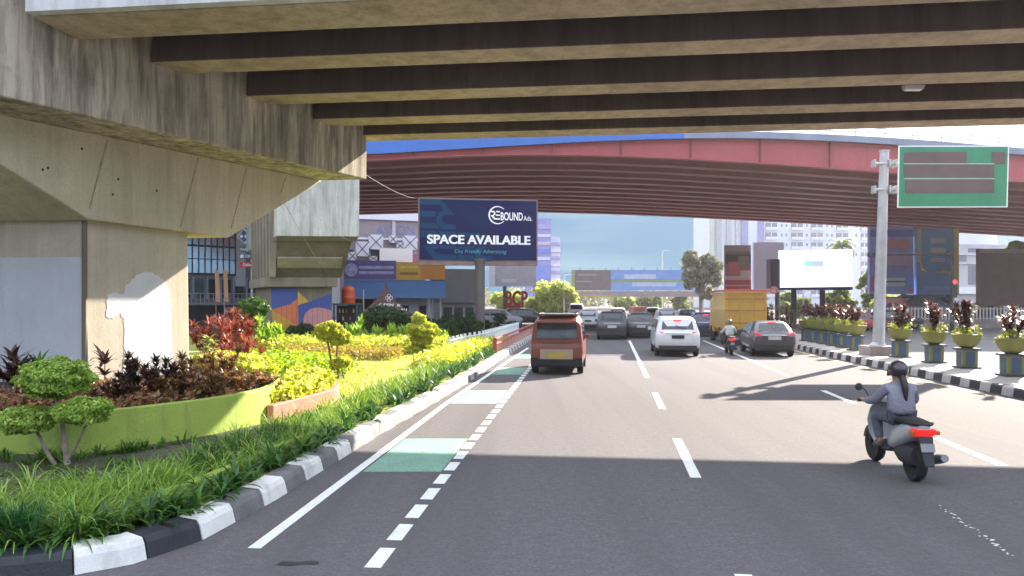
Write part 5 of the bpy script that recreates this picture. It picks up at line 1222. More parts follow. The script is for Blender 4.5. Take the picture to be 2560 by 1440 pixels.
mb = MB(); mb.extr([(a_.x, -.45, a_.z - .1), (a_.x + 8, -.45, a_.z - .1), (a_.x + 8, -.45, a_.z + .25), (a_.x, -.45, a_.z + .25)], (0, .04, 0)); mb.build('yellow_strip', flat('gantry_yellow', (.4, .3, .08)), t)
for px in (1427, 1757): l = P(px, HY, 135) - o; MB().tube([(l.x, .6, 0), (l.x, .6, a_.z)], .35, 10).build('post', M('gantry_grey', (.3, .29, .31), .6), t)
for k in range(9): l = P(1450 + k * 32, 675, 135) - o; MB().tube([(l.x, -.2, l.z), (l.x, -.9, l.z + .5)], .06, 5).build('lamp_arm', M('gantry_grey', (.3, .29, .31)), t)
# stepped violet tower behind the billboard
a, e, L, n = facing(1330, 1402, 150, 151); ao = a.copy(); vz = lambda y: HCAM + (HY - y) / F * 150
vx = lambda px: (px - 1330) / 72 * L
vt = thing('stepped_tower', 'stepped violet and white tower right of the big billboard', 'building', a)
mb = MB(); box_on(mb, a, e, n, 0, vx(1377), 0, vz(546), 8); mb.build('wall', flat('tower_violet', (.25, .24, .52)), vt, ao)
mb = MB(); box_on(mb, a, e, n, vx(1377) + .01, L, 0, vz(591), 8, -.5); mb.build('wall', flat('tower_pale', (.5, .5, .66)), vt, ao)
for k, (y0, y1, c) in enumerate(((560, 572, (.32, .3, .58)), (585, 592, (.55, .55, .7)), (604, 612, (.5, .4, .55)), (622, 634, (.14, .2, .52)), (642, 650, (.5, .52, .68)), (662, 700, (.16, .22, .56)))):
    mb = MB(); box_on(mb, a, e, n, 0, vx(1377) - .1, vz(y1), vz(y0), .2, .1); mb.build('band', flat('vband%d' % k, c), vt, ao)
for k, y in enumerate((605, 622, 640, 658, 676, 694)): mb = MB(); box_on(mb, a, e, n, vx(1378), L, vz(y + 7), vz(y), .3, -.3); mb.build('floor_band', flat('vfloor%d' % (k % 2), ((.34, .33, .5), (.62, .6, .7))[k % 2]), vt, ao)
t, o = panel_sign('grey_billboard', 'pale grey billboard under the right end of the big navy one', 1222, 1340, 662, 716, 100, flat('gbd', (.36, .37, .44)), (1262,))
stripe(t, o, 1222, 1238, 662, 716, 100, flat('gbl', (.55, .6, .7))); stripe(t, o, 1255, 1290, 697, 706, 100, flat('gbm', (.5, .5, .56)))
# red letters sign
bo2 = P(1284, HY, 72); bo2.z = 0
t = thing('letter_sign', 'red letters BCP standing on a red bar on thin posts', 'sign', bo2)
rz_ = lambda y: HCAM + (HY - y) / F * 72
mb = MB(); mb.text('BCP', (-.82, 0, rz_(763)), (1, 0, 0), (0, 0, 1), 1.95, .62, .03); mb.build('lettering', flat('letter_red', (.55, .03, .06)), t)
MB().box((0, .05, rz_(767)), (2.0, .15, .2)).build('bar', flat('letter_red', (.55, .03, .06)), t)
for x in (-.45, .4): MB().tube([(x, .1, 0), (x, .1, rz_(763))], .05, 6).build('post', m_steel, t)
# street lamp in front of the sky and a lattice mast
for px, top, d_, lab in ((1656, 627, 150, 'slim grey lamp post rising above the gantry billboard'), (1410, 688, 110, 'short lamp post left of the gantry billboard'), (2008, 728, 80, 'small curved lamp post below the white screen')):
    o = P(px, HY, d_); o.z = 0; zt2 = HCAM + (HY - top) / F * d_; t = thing('street_lamp', lab, 'street lamp', o)
    MB().tube([(0, 0, 0), (0, 0, zt2 * .92), (.15, 0, zt2), (.7, 0, zt2 + .1)], [.1, .07, .06, .05], 8).build('pole', M('pole_pale', (.6, .6, .6), .5), t)
    MB().box((.95, 0, zt2 + .08), (.6, .2, .1)).build('lamp_head', M('pole_pale', (.6, .6, .6)), t, bevel=.02)
o = P(1808, HY, 140); o.z = 0; zt2 = HCAM + (HY - 655) / F * 140
t = thing('lattice_mast', 'pale lattice mast left of the red vertical billboard', 'mast', o); mb = MB()
for sx, sy in ((-1, -1), (1, -1), (1, 1), (-1, 1)): mb.tube([(sx * .7, sy * .7, 0), (sx * .5, sy * .5, zt2)], .07, 5)
for k in range(7):
    z0, z1 = zt2 * k / 7, zt2 * (k + 1) / 7
    for sx in (-1, 1): mb.tube([(sx * .65, -.65, z0), (-sx * .6, -.62, z1)], .05, 4); mb.tube([(sx * .65, .65, z0), (-sx * .6, .62, z1)], .05, 4)
mb.build('frame', M('mast_white', (.62, .62, .64), .6), t)
# white canopy gate
o = P(1742, HY, 140); o.z = 0; t = thing('canopy', 'small white flat canopy on two posts below the gantry', 'canopy', o); zc = HCAM + (HY - 752) / F * 140
MB().box((0, 0, zc), (3.0, 2, .35)).build('roof', M('canopy_white', (.72, .7, .66), .6), t)
for x in (-1.2, 1.2): MB().tube([(x, 0, 0), (x, 0, zc)], .09, 6).build('post', M('canopy_white', (.72, .7, .66)), t)
# brick red container
o = P(1597, HY, 110); o.z = 0; t = thing('container', 'brick red box container standing far down the road', 'container', o); zc = HCAM + (HY - 767) / F * 110
MB().box((0, 0, zc / 2 + .2), (2.2, 5, zc - .4)).build('body', flat('brick_red', (.25, .07, .07)), t, bevel=.03)
MB().box((0, -2.52, zc / 2 + .2), (.05, .04, zc - .5)).build('door_seam', m_dark, t)
# ================================================================== vehicles and riders
m_gl = glass('car_glass', (.025, .028, .035), .05); m_tail = glow('tail_red', (.75, .02, .015), .12); m_tail2 = M('lens_red', (.45, .02, .02), .2, .1, 2)
m_brk = glow('brake_red', (1, .03, .02), .45); m_chrome = M('chrome', (.6, .6, .6), .2, .05, 2, metal=1); m_plate = M('plate_black', (.03, .03, .03), .5); m_bump = M('bumper_black', (.03, .03, .032), .7, .2, 3)
m_rim = M('rim_alloy', (.45, .45, .46), .35, .1, 3, metal=.8)
def paint(name, c, coat=.6): return M(name, c, .35, .06, 1.5, coat=coat, dirt=.12)
def wheel(t, x, y, r, w, rim=True, side=1):
    pr_ = [(r * .62, -w / 2), (r * .93, -w / 2), (r, -w * .3), (r, w * .3), (r * .93, w / 2), (r * .62, w / 2)]
    wh_ = MB().lathe(pr_ + [(r * .6, 0)], 24, (x, y, r), axis='X').build('wheel', m_black, t, smooth=True)
    if rim:
        mb = MB(); mb.lathe([(.02, side * w * .38), (r * .3, side * w * .42), (r * .6, side * w * .3), (r * .6, side * w * .1), (.02, side * w * .1)], 20, (x, y, r), axis='X'); mb.build('rim', m_rim, wh_, smooth=True)
    return wh_
def car(label, cat, loc, rz, L, W, H, body, stn, rw, belt, sides, group=None, lights=True, low=.32, name='car', wr=.32, brake=True, plate=(.03, .03, .03), detail=True, tail=None, lamp_z=None):
    "stn: (y, bottom, belt, top, wb, wbelt, wtop) fractions of half width; y in metres from the tail"
    t = thing(name, label, cat, loc, rz, group); w2 = W / 2; rings = []
    for (y, zb, zm, zt, a, b, c) in stn:
        half = [(0, zb), (a * w2 * .8, zb), (a * w2, zb + .1), (b * w2 * 1.0, (zb + zm) / 2 + .02), (b * w2 * .985, zm), ((c * w2 + b * w2) / 2 if zt - zm < .2 else c * w2 * 1.03, zm + (zt - zm) * .78), (c * w2 * .86, zt - .02), (c * w2 * .55, zt), (0, zt)]
        rings.append([(x, y, z) for x, z in half] + [(-x, y, z) for x, z in half[-2:0:-1]])
    mb = MB().loft(rings); o = mb.build('body', body, t, smooth=True)
    (y0, z0, h0), (y1, z1, h1) = rw
    n = Vector((0, -(z1 - z0), (y1 - y0))).normalized()
    q = [Vector((-h0 * w2, y0, z0)), Vector((h0 * w2, y0, z0)), Vector((h1 * w2, y1, z1)), Vector((-h1 * w2, y1, z1))]
    mb = MB(); mb.extr([p + n * .014 for p in q], -n * .03); mb.build('rear_window', m_gl, t, bevel=.006)
    if detail:
        for s in (-1, 1):
            for (pts) in sides:
                V_ = [(s * (xx * w2 + .006), y, z) for y, z, xx in pts]; mb = MB(); mb.extr(V_, (-s * .03, 0, 0)); mb.build('side_window', m_gl, t)
            MB().box((s * (w2 + .07), L * .66, belt + .1), (.18, .1, .14), top=.9).build('mirror', body, t, bevel=.02)
    lz_ = lamp_z or belt - .12
    for s in (-1, 1):
        mb = MB(); xo = w2 * .93; mb.hexa([(s * xo, .20, lz_ - .14), (s * xo * .66, -.012, lz_ - .12), (s * xo * .66, .1, lz_ - .12), (s * xo * .96, .3, lz_ - .14), (s * (xo + .02), .16, lz_ + .16), (s * xo * .7, .008, lz_ + .12), (s * xo * .7, .12, lz_ + .12), (s * xo * .96, .3, lz_ + .16)])
        mb.build('tail_light', tail or (m_tail if lights else m_tail2), t, bevel=.01)
    MB().box((0, -.012, lz_ - .08), (.52, .02, .15)).build('number_plate', M('plate_%.2f' % plate[0], plate, .5, .05), t)
    MB().box((0, .03, low + .07), (W * .86, .1, .2), top=.97).build('bumper', m_bump, t, bevel=.02)
    if brake: MB().box((0, rw[1][0] - .02, rw[1][1] + .035), (.34, .05, .04)).build('brake_light', m_brk, t)
    for y in (.16 * L + .05, .8 * L):
        for s in (-1, 1): wheel(t, s * (w2 - .12), y, wr, .2, True, s)
    MB().box((0, L / 2, .3), (W * .8, L * .8, .18)).build('underbody', m_black, t)
    if detail:
        mb = MB(); mb.tube([(-w2 * .55, -.008, belt + .0), (w2 * .55, -.008, belt + .0)], .018, 6); mb.build('handle', m_chrome, t)
        mb = MB(); mb.tube([(.32, rw[0][0] - .03, rw[0][1] + .02), (-.1, rw[0][0] + .06, rw[0][1] + .19)], .01, 5); mb.build('wiper', m_black, t)
    return t
def mpv(L, H, belt): return [(0, .46, belt - .25, belt - .02, .84, .90, .84), (.05, .36, belt - .1, belt + .03, .92, .96, .88), (.14, .3, belt, belt + .12, .95, .985, .86), (.36, .28, belt, H - .12, .96, 1, .80), (.62, .28, belt, H - .02, .96, 1, .80), (L * .3, .28, belt, H, .96, 1, .81), (L * .58, .28, belt, H - .02, .96, 1, .8), (L * .66, .28, belt, H - .14, .96, 1, .79), (L * .79, .28, belt, belt + .08, .96, 1, .86), (L * .93, .3, belt - .1, belt - .04, .94, .97, .84), (L, .4, belt - .3, belt - .2, .82, .86, .74)]
def hatch(L, H, belt): return [(0, .44, belt - .22, belt - .03, .84, .89, .84), (.06, .34, belt - .08, belt + .03, .92, .96, .88), (.2, .28, belt, belt + .12, .95, .985, .84), (.72, .26, belt, H - .06, .96, 1, .74), (1.1, .26, belt, H - .01, .96, 1, .74), (L * .42, .26, belt, H, .96, 1, .75), (L * .54, .26, belt, H - .05, .96, 1, .74), (L * .73, .26, belt, belt + .07, .96, 1, .84), (L * .93, .28, belt - .14, belt - .08, .93, .96, .82), (L, .38, belt - .32, belt - .22, .82, .86, .72)]
RZ = -TH
def sides_mpv(L, H, belt):
    a = .995; b = .83
    return [[(.55, belt + .05, .985), (L * .3, belt + .05, .985), (L * .3, H - .14, .86), (.72, H - .14, .86)], [(L * .31, belt + .05, .985), (L * .5, belt + .05, .985), (L * .5, H - .14, .86), (L * .31, H - .14, .86)], [(L * .51, belt + .05, .985), (L * .7, belt + .06, .985), (L * .62, H - .16, .86), (L * .51, H - .14, .86)]]
g_ = G(1695, 893)
car('white MPV with a dark rear window driving in the centre lane', 'car', g_, RZ, 4.55, 1.86, 1.70, paint('paint_white', (.62, .64, .66)), mpv(4.55, 1.70, 1.0), ((.165, 1.15, .72), (.345, 1.5, .66)), 1.0, sides_mpv(4.55, 1.7, 1.0), lamp_z=.93)
g_ = G(1937, 893)
car('dark grey hatchback with red brake lights nearest to the median kerb', 'car', g_, RZ - R(1), 4.1, 1.78, 1.5, paint('paint_graphite', (.05, .048, .06)), hatch(4.1, 1.5, .92), ((.25, 1.06, .7), (.68, 1.40, .58)), .92, [[(.9, .98, .985), (1.75, .97, .985), (1.75, 1.38, .80), (1.15, 1.38, .8)], [(1.78, .97, .985), (2.85, .97, .985), (2.25, 1.38, .8), (1.78, 1.38, .8)]], plate=(.5, .5, .5), lamp_z=.88)
# orange brown minibus
vst = [(0, .5, .85, .95, .88, .92, .9), (.04, .36, .95, 1.05, .95, .97, .92), (.12, .3, 1.0, 1.3, .97, .99, .9), (.22, .28, 1.02, 1.74, .97, 1, .86), (.5, .28, 1.02, 1.86, .97, 1, .86), (2.2, .28, 1.02, 1.88, .97, 1, .86), (3.1, .28, 1.02, 1.78, .97, 1, .84), (3.55, .3, 1.0, 1.15, .95, .98, .84), (3.85, .36, .8, .9, .9, .93, .8), (3.95, .45, .7, .78, .84, .87, .76)]
m_org = paint('paint_brick_orange', (.25, .06, .04), .3)
g_ = G(1391, 937)
vn = car('brick orange minibus with cream plate panel in the left lane', 'minibus', g_, RZ, 3.95, 1.72, 1.88, m_org, vst, ((.062, 1.16, .76), (.19, 1.66, .74)), 1.02, [[(.4, 1.07, .985), (1.5, 1.07, .985), (1.5, 1.64, .9), (.5, 1.64, .9)], [(1.55, 1.07, .985), (2.6, 1.07, .985), (2.6, 1.64, .9), (1.55, 1.64, .9)], [(2.65, 1.07, .985), (3.3, 1.07, .97), (3.0, 1.6, .89), (2.65, 1.62, .9)]], name='minibus', plate=(.62, .45, .06), brake=False, tail=M('lens_dim', (.4, .03, .03), .25), lamp_z=.72, lights=False)
MB().box((0, -.002, .66), (1.05, .014, .32)).build('plate_panel', M('cream_panel', (.5, .38, .28), .6, .1), vn)
MB().box((0, .03, .4), (1.66, .06, .3)).build('lower_skirt', M('skirt_black', (.03, .022, .025), .7), vn, bevel=.015)
mb = MB(); mb.box((0, 1.3, 1.93), (1.3, 1.9, .03)); 
for x in (-.6, .6): mb.tube([(x, .4, 1.95), (x, 2.2, 1.95)], .02, 6)
mb.build('roof_rack', m_bump, vn)
# yellow truck
g_ = G(1868, 866, 0); tr = thing('truck', 'yellow box truck with a red top rail ahead of the second scooter', 'truck', g_ + RD * .0, RZ)
m_yl = paint('paint_yellow', (.52, .30, .045), .2)
MB().box((0, 2.6, 1.82), (2.1, 4.6, 2.0)).build('cargo_box', m_yl, tr, bevel=.03)
for x in (-.9, -.35, .35, .9): MB().box((x, .085, 1.82), (.07, .04, 1.92)).build('door_rib', M('rib_ochre', (.4, .22, .03), .5), tr)
for z in (1.2, 1.85, 2.45): MB().box((0, .08, z), (2.2, .03, .07)).build('door_bar', M('bar_brown', (.25, .13, .04), .5), tr)
MB().box((0, .1, 2.88), (2.42, .16, .12)).build('top_rail', M('rail_red2', (.4, .07, .05), .5), tr, bevel=.015)
for s in (-1, 1): MB().box((s * 1.18, 2.6, 2.88), (.08, 5.0, .1)).build('side_rail', M('rail_red2', (.4, .07, .05)), tr)
mb = MB(); mb.tube([(1.35 + .16 * math.cos(k * .5), .1, 2.9 + .16 * math.sin(k * .5)) for k in range(14)], .05, 6); mb.build('mirror_ring', M('rail_red2', (.4, .07, .05)), tr)
MB().box((0, 3.3, .62), (1.0, 6.4, .2)).build('chassis', m_bump, tr)
MB().box((0, 5.9, 1.5), (2.1, 1.5, 1.9), top=.92).build('cab', m_yl, tr, bevel=.08)
MB().box((0, .1, .55), (2.2, .08, .16)).build('bumper', m_bump, tr)
for s in (-1, 1):
    MB().box((s * .9, .05, .72), (.24, .05, .12)).build('tail_light', m_tail2, tr)
    for y in (1.4, 5.7): wheel(tr, s * .95, y, .45, .28, True, s)
    MB().box((s * .85, .9, .45), (.5, .03, .5)).build('mudguard', m_black, tr)
# dark cars ahead and the farther traffic
far = [(1530, 850, 'dark MPV ahead of the white one in the left centre lane', (.025, .022, .03), 4.4, 1.85, 1.72, 1.0), (1603, 846, 'dark car just right of the dark MPV ahead', (.04, .042, .05), 4.4, 1.78, 1.6, .95),
       (1766, 843, 'dark blue car between the white MPV and the yellow truck', (.02, .03, .09), 4.3, 1.75, 1.6, .95), (1470, 826, 'pale car far ahead left of the dark MPV', (.5, .52, .56), 4.3, 1.75, 1.65, .95),
       (1668, 826, 'silver car far ahead above the white MPV', (.35, .36, .4), 4.3, 1.78, 1.68, .95), (1545, 808, 'white car at the far end of the road', (.65, .66, .68), 4.3, 1.75, 1.6, .95), (1720, 818, 'grey car far ahead near the truck', (.2, .2, .22), 4.3, 1.75, 1.6, .95),
       (1440, 800, 'white van at the far left of the road end', (.62, .64, .68), 4.6, 1.9, 2.0, 1.1), (1634, 803, 'dark car at the far end below the red container', (.06, .06, .07), 4.3, 1.75, 1.6, .95)]
for px, py, lab, c, L, W, H, belt in far:
    g_ = G(px, py); st_ = mpv(L, H, belt)
    car(lab, 'car', g_, RZ, L, W, H, paint('paint_%d' % px, c), st_, ((.165, belt + .15, .72), (.345, H - .2, .66)), belt, sides_mpv(L, H, belt), 'cars farther down the road', detail=py > 830, lights=px in (1766, 1603), brake=px == 1766, plate=(.45, .45, .45) if px in (1530, 1603) else (.03, .03, .03))
# cars parked left beyond the fence, seen from the side
for px, d_, lab, c in ((1150, 66, 'silver car parked left of the billboard pole', (.4, .42, .46)), (1245, 68, 'white car parked right of the billboard pole', (.55, .57, .62)), (1312, 72, 'dark car parked beneath the red letters sign', (.06, .06, .08))):
    o = P(px, HY, d_); o.z = 0
    car(lab, 'car', o + Vector((-2.1, 0, 0)), R(-86), 4.3, 1.75, 1.6, paint('paint_p%d' % px, c), mpv(4.3, 1.6, .95), ((.165, 1.1, .72), (.345, 1.4, .66)), .95, sides_mpv(4.3, 1.6, .95), 'cars parked beyond the fence', lights=False, brake=False)
for px, py, lab, c in ((2330, 815, 'dark car waiting on the side road behind the planters', (.05, .05, .06)), (2245, 822, 'dark car on the side road just right of the sign post', (.04, .04, .045)), (2150, 828, 'reddish car on the side road left of the sign post', (.35, .06, .08))):
    g_ = G(px, py); car(lab, 'car', g_ + Vector((-2.1, 0, 0)), R(-80), 4.2, 1.72, 1.55, paint('paint_s%d' % px, c), mpv(4.2, 1.55, .92), ((.165, 1.07, .72), (.345, 1.36, .66)), .92, sides_mpv(4.2, 1.55, .92), 'cars on the side road', lights=False, brake=False)

# ------------------------------------------------------------------ skinned figures
def skin_mesh(name, joints, edges, mat, parent, sub=2, root=0):
    me = bpy.data.meshes.new(name); me.from_pydata([j[0] for j in joints], edges, []); ob = bpy.data.objects.new(name, me); C.objects.link(ob)
    md = ob.modifiers.new('skin', 'SKIN'); md.use_smooth_shade = True; md.branch_smoothing = .4
    for i, v in enumerate(me.skin_vertices[0].data):
        r = joints[i][1]; v.radius = (r, r) if not isinstance(r, tuple) else r; v.use_root = (i == root)
    s = ob.modifiers.new('sub', 'SUBSURF'); s.levels = sub; s.render_levels = sub
    dg = bpy.context.evaluated_depsgraph_get(); m2 = bpy.data.meshes.new_from_object(ob.evaluated_get(dg)); m2.name = name
    bpy.data.objects.remove(ob); bpy.data.meshes.remove(me)
    m2.polygons.foreach_set('use_smooth', [True] * len(m2.polygons)); m2.materials.clear(); m2.materials.append(mat)
    o = bpy.data.objects.new(name, m2); C.objects.link(o); o.parent = parent; return o
m_skin = M('skin', (.33, .19, .13), .6, .08, 6)
def rider(label, loc, rz, jacket, trousers, helmet, shoe, hair=True, strap=None):
    t = thing('person', label, 'person', loc, rz)
    J = []; E = []
    def add(p, r, frm=None):
        J.append((p, r)); i = len(J) - 1
        if frm is not None: E.append((frm, i))
        return i
    pel = add((0, .41, .82), (.12, .09)); s1 = add((0, .41, .95), (.105, .08), pel); s2 = add((0, .44, 1.09), (.115, .08), s1); s3 = add((0, .465, 1.19), (.085, .06), s2)
    nk = add((0, .48, 1.29), .052, s3); hd = add((0, .50, 1.38), (.075, .085), nk); h2 = add((0, .51, 1.46), (.078, .095), hd); h3 = add((0, .505, 1.53), .05, h2)
    add((0, .605, 1.405), .014, hd)                                        # nose
    ends = []
    for s in (-1, 1):
        add((s * .085, .5, 1.42), .016, hd)                                # ear
        sh = add((s * .165, .47, 1.18), .066, s3); el = add((s * .27, .62, .99), .046, sh); wr = add((s * .315, .86, .955), .03, el); pm = add((s * .325, .92, .965), (.034, .02), wr)
        for k, (dx, ln_) in enumerate(((-.03, .9), (-.010, 1.0), (.012, .96), (.032, .8))):
            a = add((s * (.325 + dx), .955, .978), .0095, pm); b = add((s * (.327 + dx), .955 + .03 * ln_, .965), .0088, a); c = add((s * (.327 + dx), .955 + .026 * ln_, .935), .008, b); add((s * (.326 + dx), .945, .925), .007, c)
        a = add((s * .285, .92, .95), .011, pm); b = add((s * .272, .945, .935), .0095, a); add((s * .276, .965, .93), .008, b)   # thumb
        hp = add((s * .1, .43, .79), .1, pel); kn = add((s * .175, .80, .74), .07, hp); an = add((s * .16, .70, .40), .042, kn); ft = add((s * .16, .80, .335), .038, an); add((s * .165, .9, .33), .03, ft)
    skin_mesh('body', J, E, m_skin, t, 2)
    J = []; E = []
    pel = add((0, .39, .80), (.2, .165)); s1 = add((0, .39, .93), (.195, .16), pel); s2 = add((0, .425, 1.08), (.21, .155), s1); s3 = add((0, .455, 1.2), (.165, .125), s2); add((0, .478, 1.28), .075, s3)
    for s in (-1, 1):
        sh = add((s * .17, .47, 1.18), .085, s3); el = add((s * .272, .62, .99), .07, sh); add((s * .31, .83, .957), .052, el)
    skin_mesh('jacket', J, E, jacket, t, 2)
    J = []; E = []
    pel = add((0, .40, .80), (.14, .11))
    for s in (-1, 1):
        hp = add((s * .1, .45, .785), .1, pel); kn = add((s * .175, .80, .745), .088, hp); md = add((s * .168, .755, .57), .068, kn); add((s * .16, .71, .42), .056, md)
    skin_mesh('trousers', J, E, trousers, t, 2)
    for s in (-1, 1):
        J = []; E = []; a = add((s * .16, .67, .345), .045); b = add((s * .16, .78, .335), .048, a); add((s * .165, .9, .325), .036, b); skin_mesh('shoe', J, E, shoe, t, 2)
    c = Vector((0, .505, 1.43)); rings = []
    for k in range(9):
        ph = math.pi / 2 * (1 - k / 8 * 1.42); rr = math.cos(ph); zz = math.sin(ph)
        rings.append([c + Vector((.13 * rr * math.cos(a), .152 * rr * math.sin(a), .135 * zz)) for a in [i * math.pi / 12 for i in range(24)]])
    MB().loft(rings, cap=False).build('helmet', helmet, t, smooth=True)
    mb = MB(); rg = []
    for a in np.linspace(R(20), R(160), 13): rg.append([c + Vector((.134 * math.cos(a) * k, .158 * math.sin(a) * k, z)) for k, z in ((1.0, .0), (1.02, -.1))])
    mb.loft(rg, cap=False, closed=False); mb.build('visor', glass('visor', (.04, .04, .05)), t, smooth=True)
    for s in (-1, 1): MB().lathe([(0, -.004), (.011, 0), (0, .008)], 8, (s * .032, .588, 1.425)).build('eye', M('eye_dark', (.03, .02, .02), .3), t)
    MB().tube([(-.025, .585, 1.372), (0, .592, 1.370), (.025, .585, 1.372)], .006, 6).build('mouth', M('lip', (.3, .1, .09), .5), t)
    if hair:
        J = []; E = []; a = add((0, .40, 1.36), .04); b = add((.005, .335, 1.29), .05, a); d_ = add((.01, .30, 1.19), .045, b); e_ = add((.01, .285, 1.10), .032, d_); add((.012, .28, 1.02), .014, e_); skin_mesh('hair', J, E, M('hair_dark', (.02, .012, .01), .5, .3, 30), t, 2)
    return t
def erings(rows):
    out = []
    for (y, z, rx, rz_) in rows: out.append([(rx * math.copysign(abs(math.cos(a)) ** .75, math.cos(a)), y, z + rz_ * math.copysign(abs(math.sin(a)) ** .75, math.sin(a))) for a in [k * math.pi / 10 for k in range(20)]])
    return out
def scooter(label, loc, rz, body, body2):
    t = thing('scooter', label, 'scooter', loc, rz); r = .265
    for y, nm in ((0, 'wheel'), (1.27, 'wheel')):
        w_ = MB().lathe([(r * .66, -.045), (r * .9, -.06), (r, -.02), (r, .02), (r * .9, .06), (r * .66, .045)], 26, (0, y, r), axis='X').build('wheel', m_black, t, smooth=True)
        mb = MB(); mb.lathe([(r * .67, -.04), (r * .6, -.03), (r * .6, .03), (r * .67, .04)], 24, (0, y, r), axis='X', cap=False)
        for k in range(5): a = k * 1.2566; mb.tube([(0, y + .03 * math.cos(a), r + .03 * math.sin(a)), (0, y + r * .62 * math.cos(a), r + r * .62 * math.sin(a))], .014, 6)
        mb.lathe([(0, -.06), (.04, -.06), (.04, .06), (0, .06)], 12, (0, y, r), axis='X'); mb.build('rim', m_bump, w_, smooth=True)
    MB().loft(erings([(-.30, .72, .06, .035), (-.22, .71, .11, .07), (-.05, .66, .15, .12), (.2, .58, .16, .16), (.42, .5, .15, .16), (.58, .42, .11, .1)])).build('rear_cowl', body, t, smooth=True)
    MB().loft(erings([(.5, .33, .12, .03), (.6, .31, .15, .035), (.85, .31, .15, .035), (.98, .34, .13, .04)])).build('floorboard', m_bump, t, smooth=True)
    rows = [(.98, .34, .13), (1.02, .48, .19), (1.04, .66, .21), (1.02, .82, .18), (.99, .94, .12)]
    rg = []
    for y, z, w_ in rows: rg.append([(x * w_, y + (1 - x * x) * .09 + d_, z) for x, d_ in ((-1, 0), (-.7, .0), (0, .0), (.7, 0), (1, 0), (1, -.03), (.5, -.05), (-.5, -.05), (-1, -.03))])
    MB().loft(rg).build('front_apron', body, t, smooth=True)
    MB().loft(erings([(-.24, .775, .09, .02), (-.15, .79, .13, .04), (.1, .79, .14, .05), (.3, .765, .13, .05), (.5, .745, .11, .04), (.58, .73, .06, .02)])).build('seat', m_black, t, smooth=True)
    mb = MB()
    for s in (-1, 1): mb.tube([(s * .12, .0, .775), (s * .14, -.2, .80), (s * .06, -.33, .80)], .014, 8)
    mb.tube([(-.06, -.33, .80), (.06, -.33, .80)], .014, 8); mb.build('grab_rail', m_bump, t, smooth=True)
    MB().hexa([(-.10, -.315, .655), (.10, -.315, .655), (.12, -.2, .62), (-.12, -.2, .62), (-.13, -.33, .735), (.13, -.33, .735), (.15, -.2, .735), (-.15, -.2, .735)]).build('tail_light', glow('tail_lit', (.8, .02, .02), .14), t, bevel=.012)
    for s in (-1, 1): MB().box((s * .15, -.26, .69), (.07, .08, .05)).build('indicator', M('lens_orange', (.5, .12, .03), .3), t, bevel=.01)
    MB().hexa([(-.06, -.42, .28), (.06, -.42, .28), (.06, -.39, .27), (-.06, -.39, .27), (-.09, -.31, .64), (.09, -.31, .64), (.09, -.27, .64), (-.09, -.27, .64)]).build('rear_fender', m_bump, t, bevel=.008)
    MB().hexa([(-.085, -.385, .46), (.085, -.385, .46), (.085, -.375, .46), (-.085, -.375, .46), (-.085, -.345, .56), (.085, -.345, .56), (.085, -.335, .56), (-.085, -.335, .56)]).build('number_plate', M('plate_grey', (.18, .18, .19), .5), t)
    MB().loft(erings([(-.18, .36, .13, .13), (-.02, .34, .15, .15), (.22, .33, .14, .13), (.4, .34, .1, .09)])).build('engine', m_bump, t, smooth=True)
    MB().tube([(.16, .5, .24), (.17, .2, .24), (.2, .02, .27), (.21, -.2, .34), (.21, -.36, .38)], [.02, .025, .055, .065, .05], 10).build('exhaust', M('exhaust_grey', (.2, .2, .2), .4, .1, 3, metal=.6), t, smooth=True)
    mb = MB()
    for s in (-1, 1): mb.tube([(s * .07, 1.08, .68), (s * .075, 1.27, r)], .022, 8)
    mb.build('fork', m_bump, t)
    rg = []
    for a in np.linspace(R(10), R(160), 10): rg.append([(x, 1.27 + (r + .04 + h) * math.cos(a), r + (r + .04 + h) * math.sin(a)) for x, h in ((-.07, -.03), (0, 0), (.07, -.03))])
    MB().loft(rg, cap=False, closed=False).build('front_fender', body, t, smooth=True)
    MB().loft(erings([(.88, .96, .08, .03), (.95, .99, .14, .06), (1.05, .98, .13, .07), (1.13, .94, .07, .05)])).build('headset', body, t, smooth=True)
    mb = MB(); mb.tube([(-.36, .93, .945), (-.2, .95, .965), (0, .98, .975), (.2, .95, .965), (.36, .93, .945)], .014, 8); hb_ = mb.build('handlebar', m_bump, t, smooth=True)
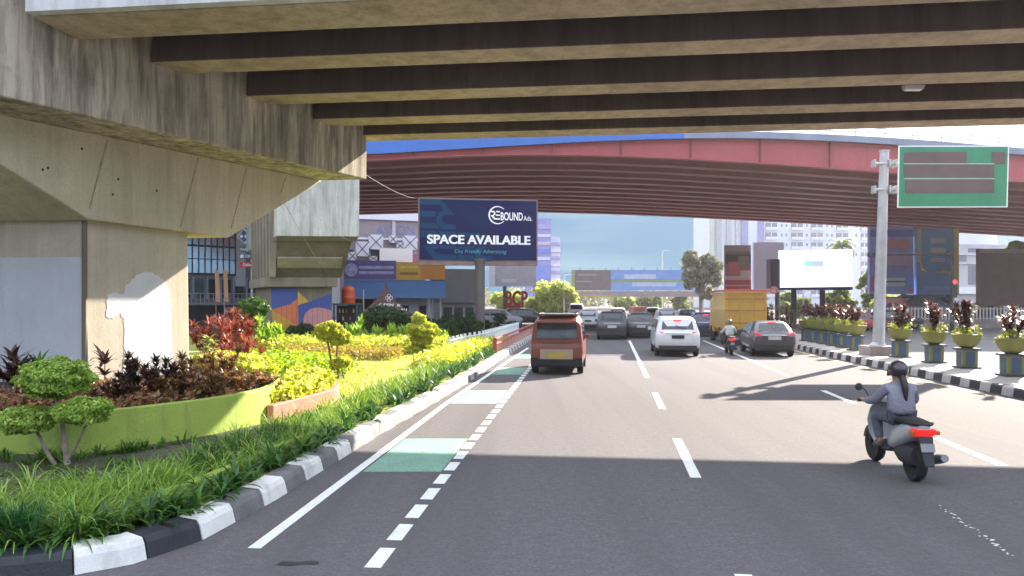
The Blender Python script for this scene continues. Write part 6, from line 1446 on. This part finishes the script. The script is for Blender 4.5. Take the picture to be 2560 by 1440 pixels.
    for s in (-1, 1):
        MB().tube([(s * .25, .945, .957), (s * .385, .928, .942)], .019, 8).build('grip', m_black, hb_)
        mb = MB(); mb.tube([(s * .2, .97, .98), (s * .27, .97, 1.1), (s * .33, .95, 1.13)], .008, 6); mb.build('mirror_stem', m_bump, t)
        mb = MB(); mb.lathe([(0, -.012), (.05, -.01), (.055, 0), (.04, .018), (0, .022)], 14, (0, 0, 0)); q = Matrix.Rotation(R(90), 3, 'X'); mb.v = [q @ v + Vector((s * .36, .95, 1.14)) for v in mb.v]; mb.build('mirror', m_bump, t, smooth=True)
    MB().box((0, 1.125, .93), (.14, .05, .08)).build('headlight', M('lens_clear', (.7, .7, .72), .15), t, bevel=.015)
    return t
m_den = M('denim_grey', (.10, .10, .14), .9, .2, 9, .7); m_jk = M('jacket_lilac', (.22, .21, .26), .9, .2, 3, .9, dirt=.3); m_hel = M('helmet_dark', (.035, .025, .03), .25, .1, 3, coat=.4); m_shoe = M('shoe_dark', (.04, .035, .035), .6)
g_ = G(2287, 1203); zrot = RZ + R(3)
scooter('pale grey scooter with a lit red tail light ridden in the near right lane', g_, zrot, M('scooter_grey', (.36, .36, .37), .35, .08, 4, coat=.3), m_bump)
rider('person in a lilac grey jacket and dark helmet riding the near scooter', g_, zrot, m_jk, m_den, m_hel, m_shoe, True)
g_ = G(1828, 888)
scooter('dark scooter ridden between the white MPV and the hatchback', g_, RZ, M('scooter_dark', (.03, .03, .03), .4), m_bump)
rider('person in a pale grey green jacket riding the far scooter', g_, RZ, M('jacket_pale', (.36, .4, .38), .85, .12, 14), M('trousers_black', (.03, .03, .035), .9), M('helmet_green', (.12, .12, .06), .3), m_shoe, False)
# ================================================================== hazy air
mh = bpy.data.materials.new('haze_air'); mh.use_nodes = True; nh = mh.node_tree; nh.nodes.clear()
pv = nh.nodes.new('ShaderNodeVolumePrincipled'); pv.inputs['Color'].default_value = (.97, .94, .97, 1); pv.inputs['Density'].default_value = .00033; pv.inputs['Anisotropy'].default_value = .55
oh = nh.nodes.new('ShaderNodeOutputMaterial'); lk(nh, pv.outputs[0], oh.inputs['Volume'])
hz_o = MB().box((30, 125, 29), (560, 390, 60.2)).build('haze', mh); hz_o['kind'] = 'stuff'; hz_o['label'] = 'thin hazy city air'
sc.cycles.volume_bounces = 0; sc.cycles.volume_step_rate = 10
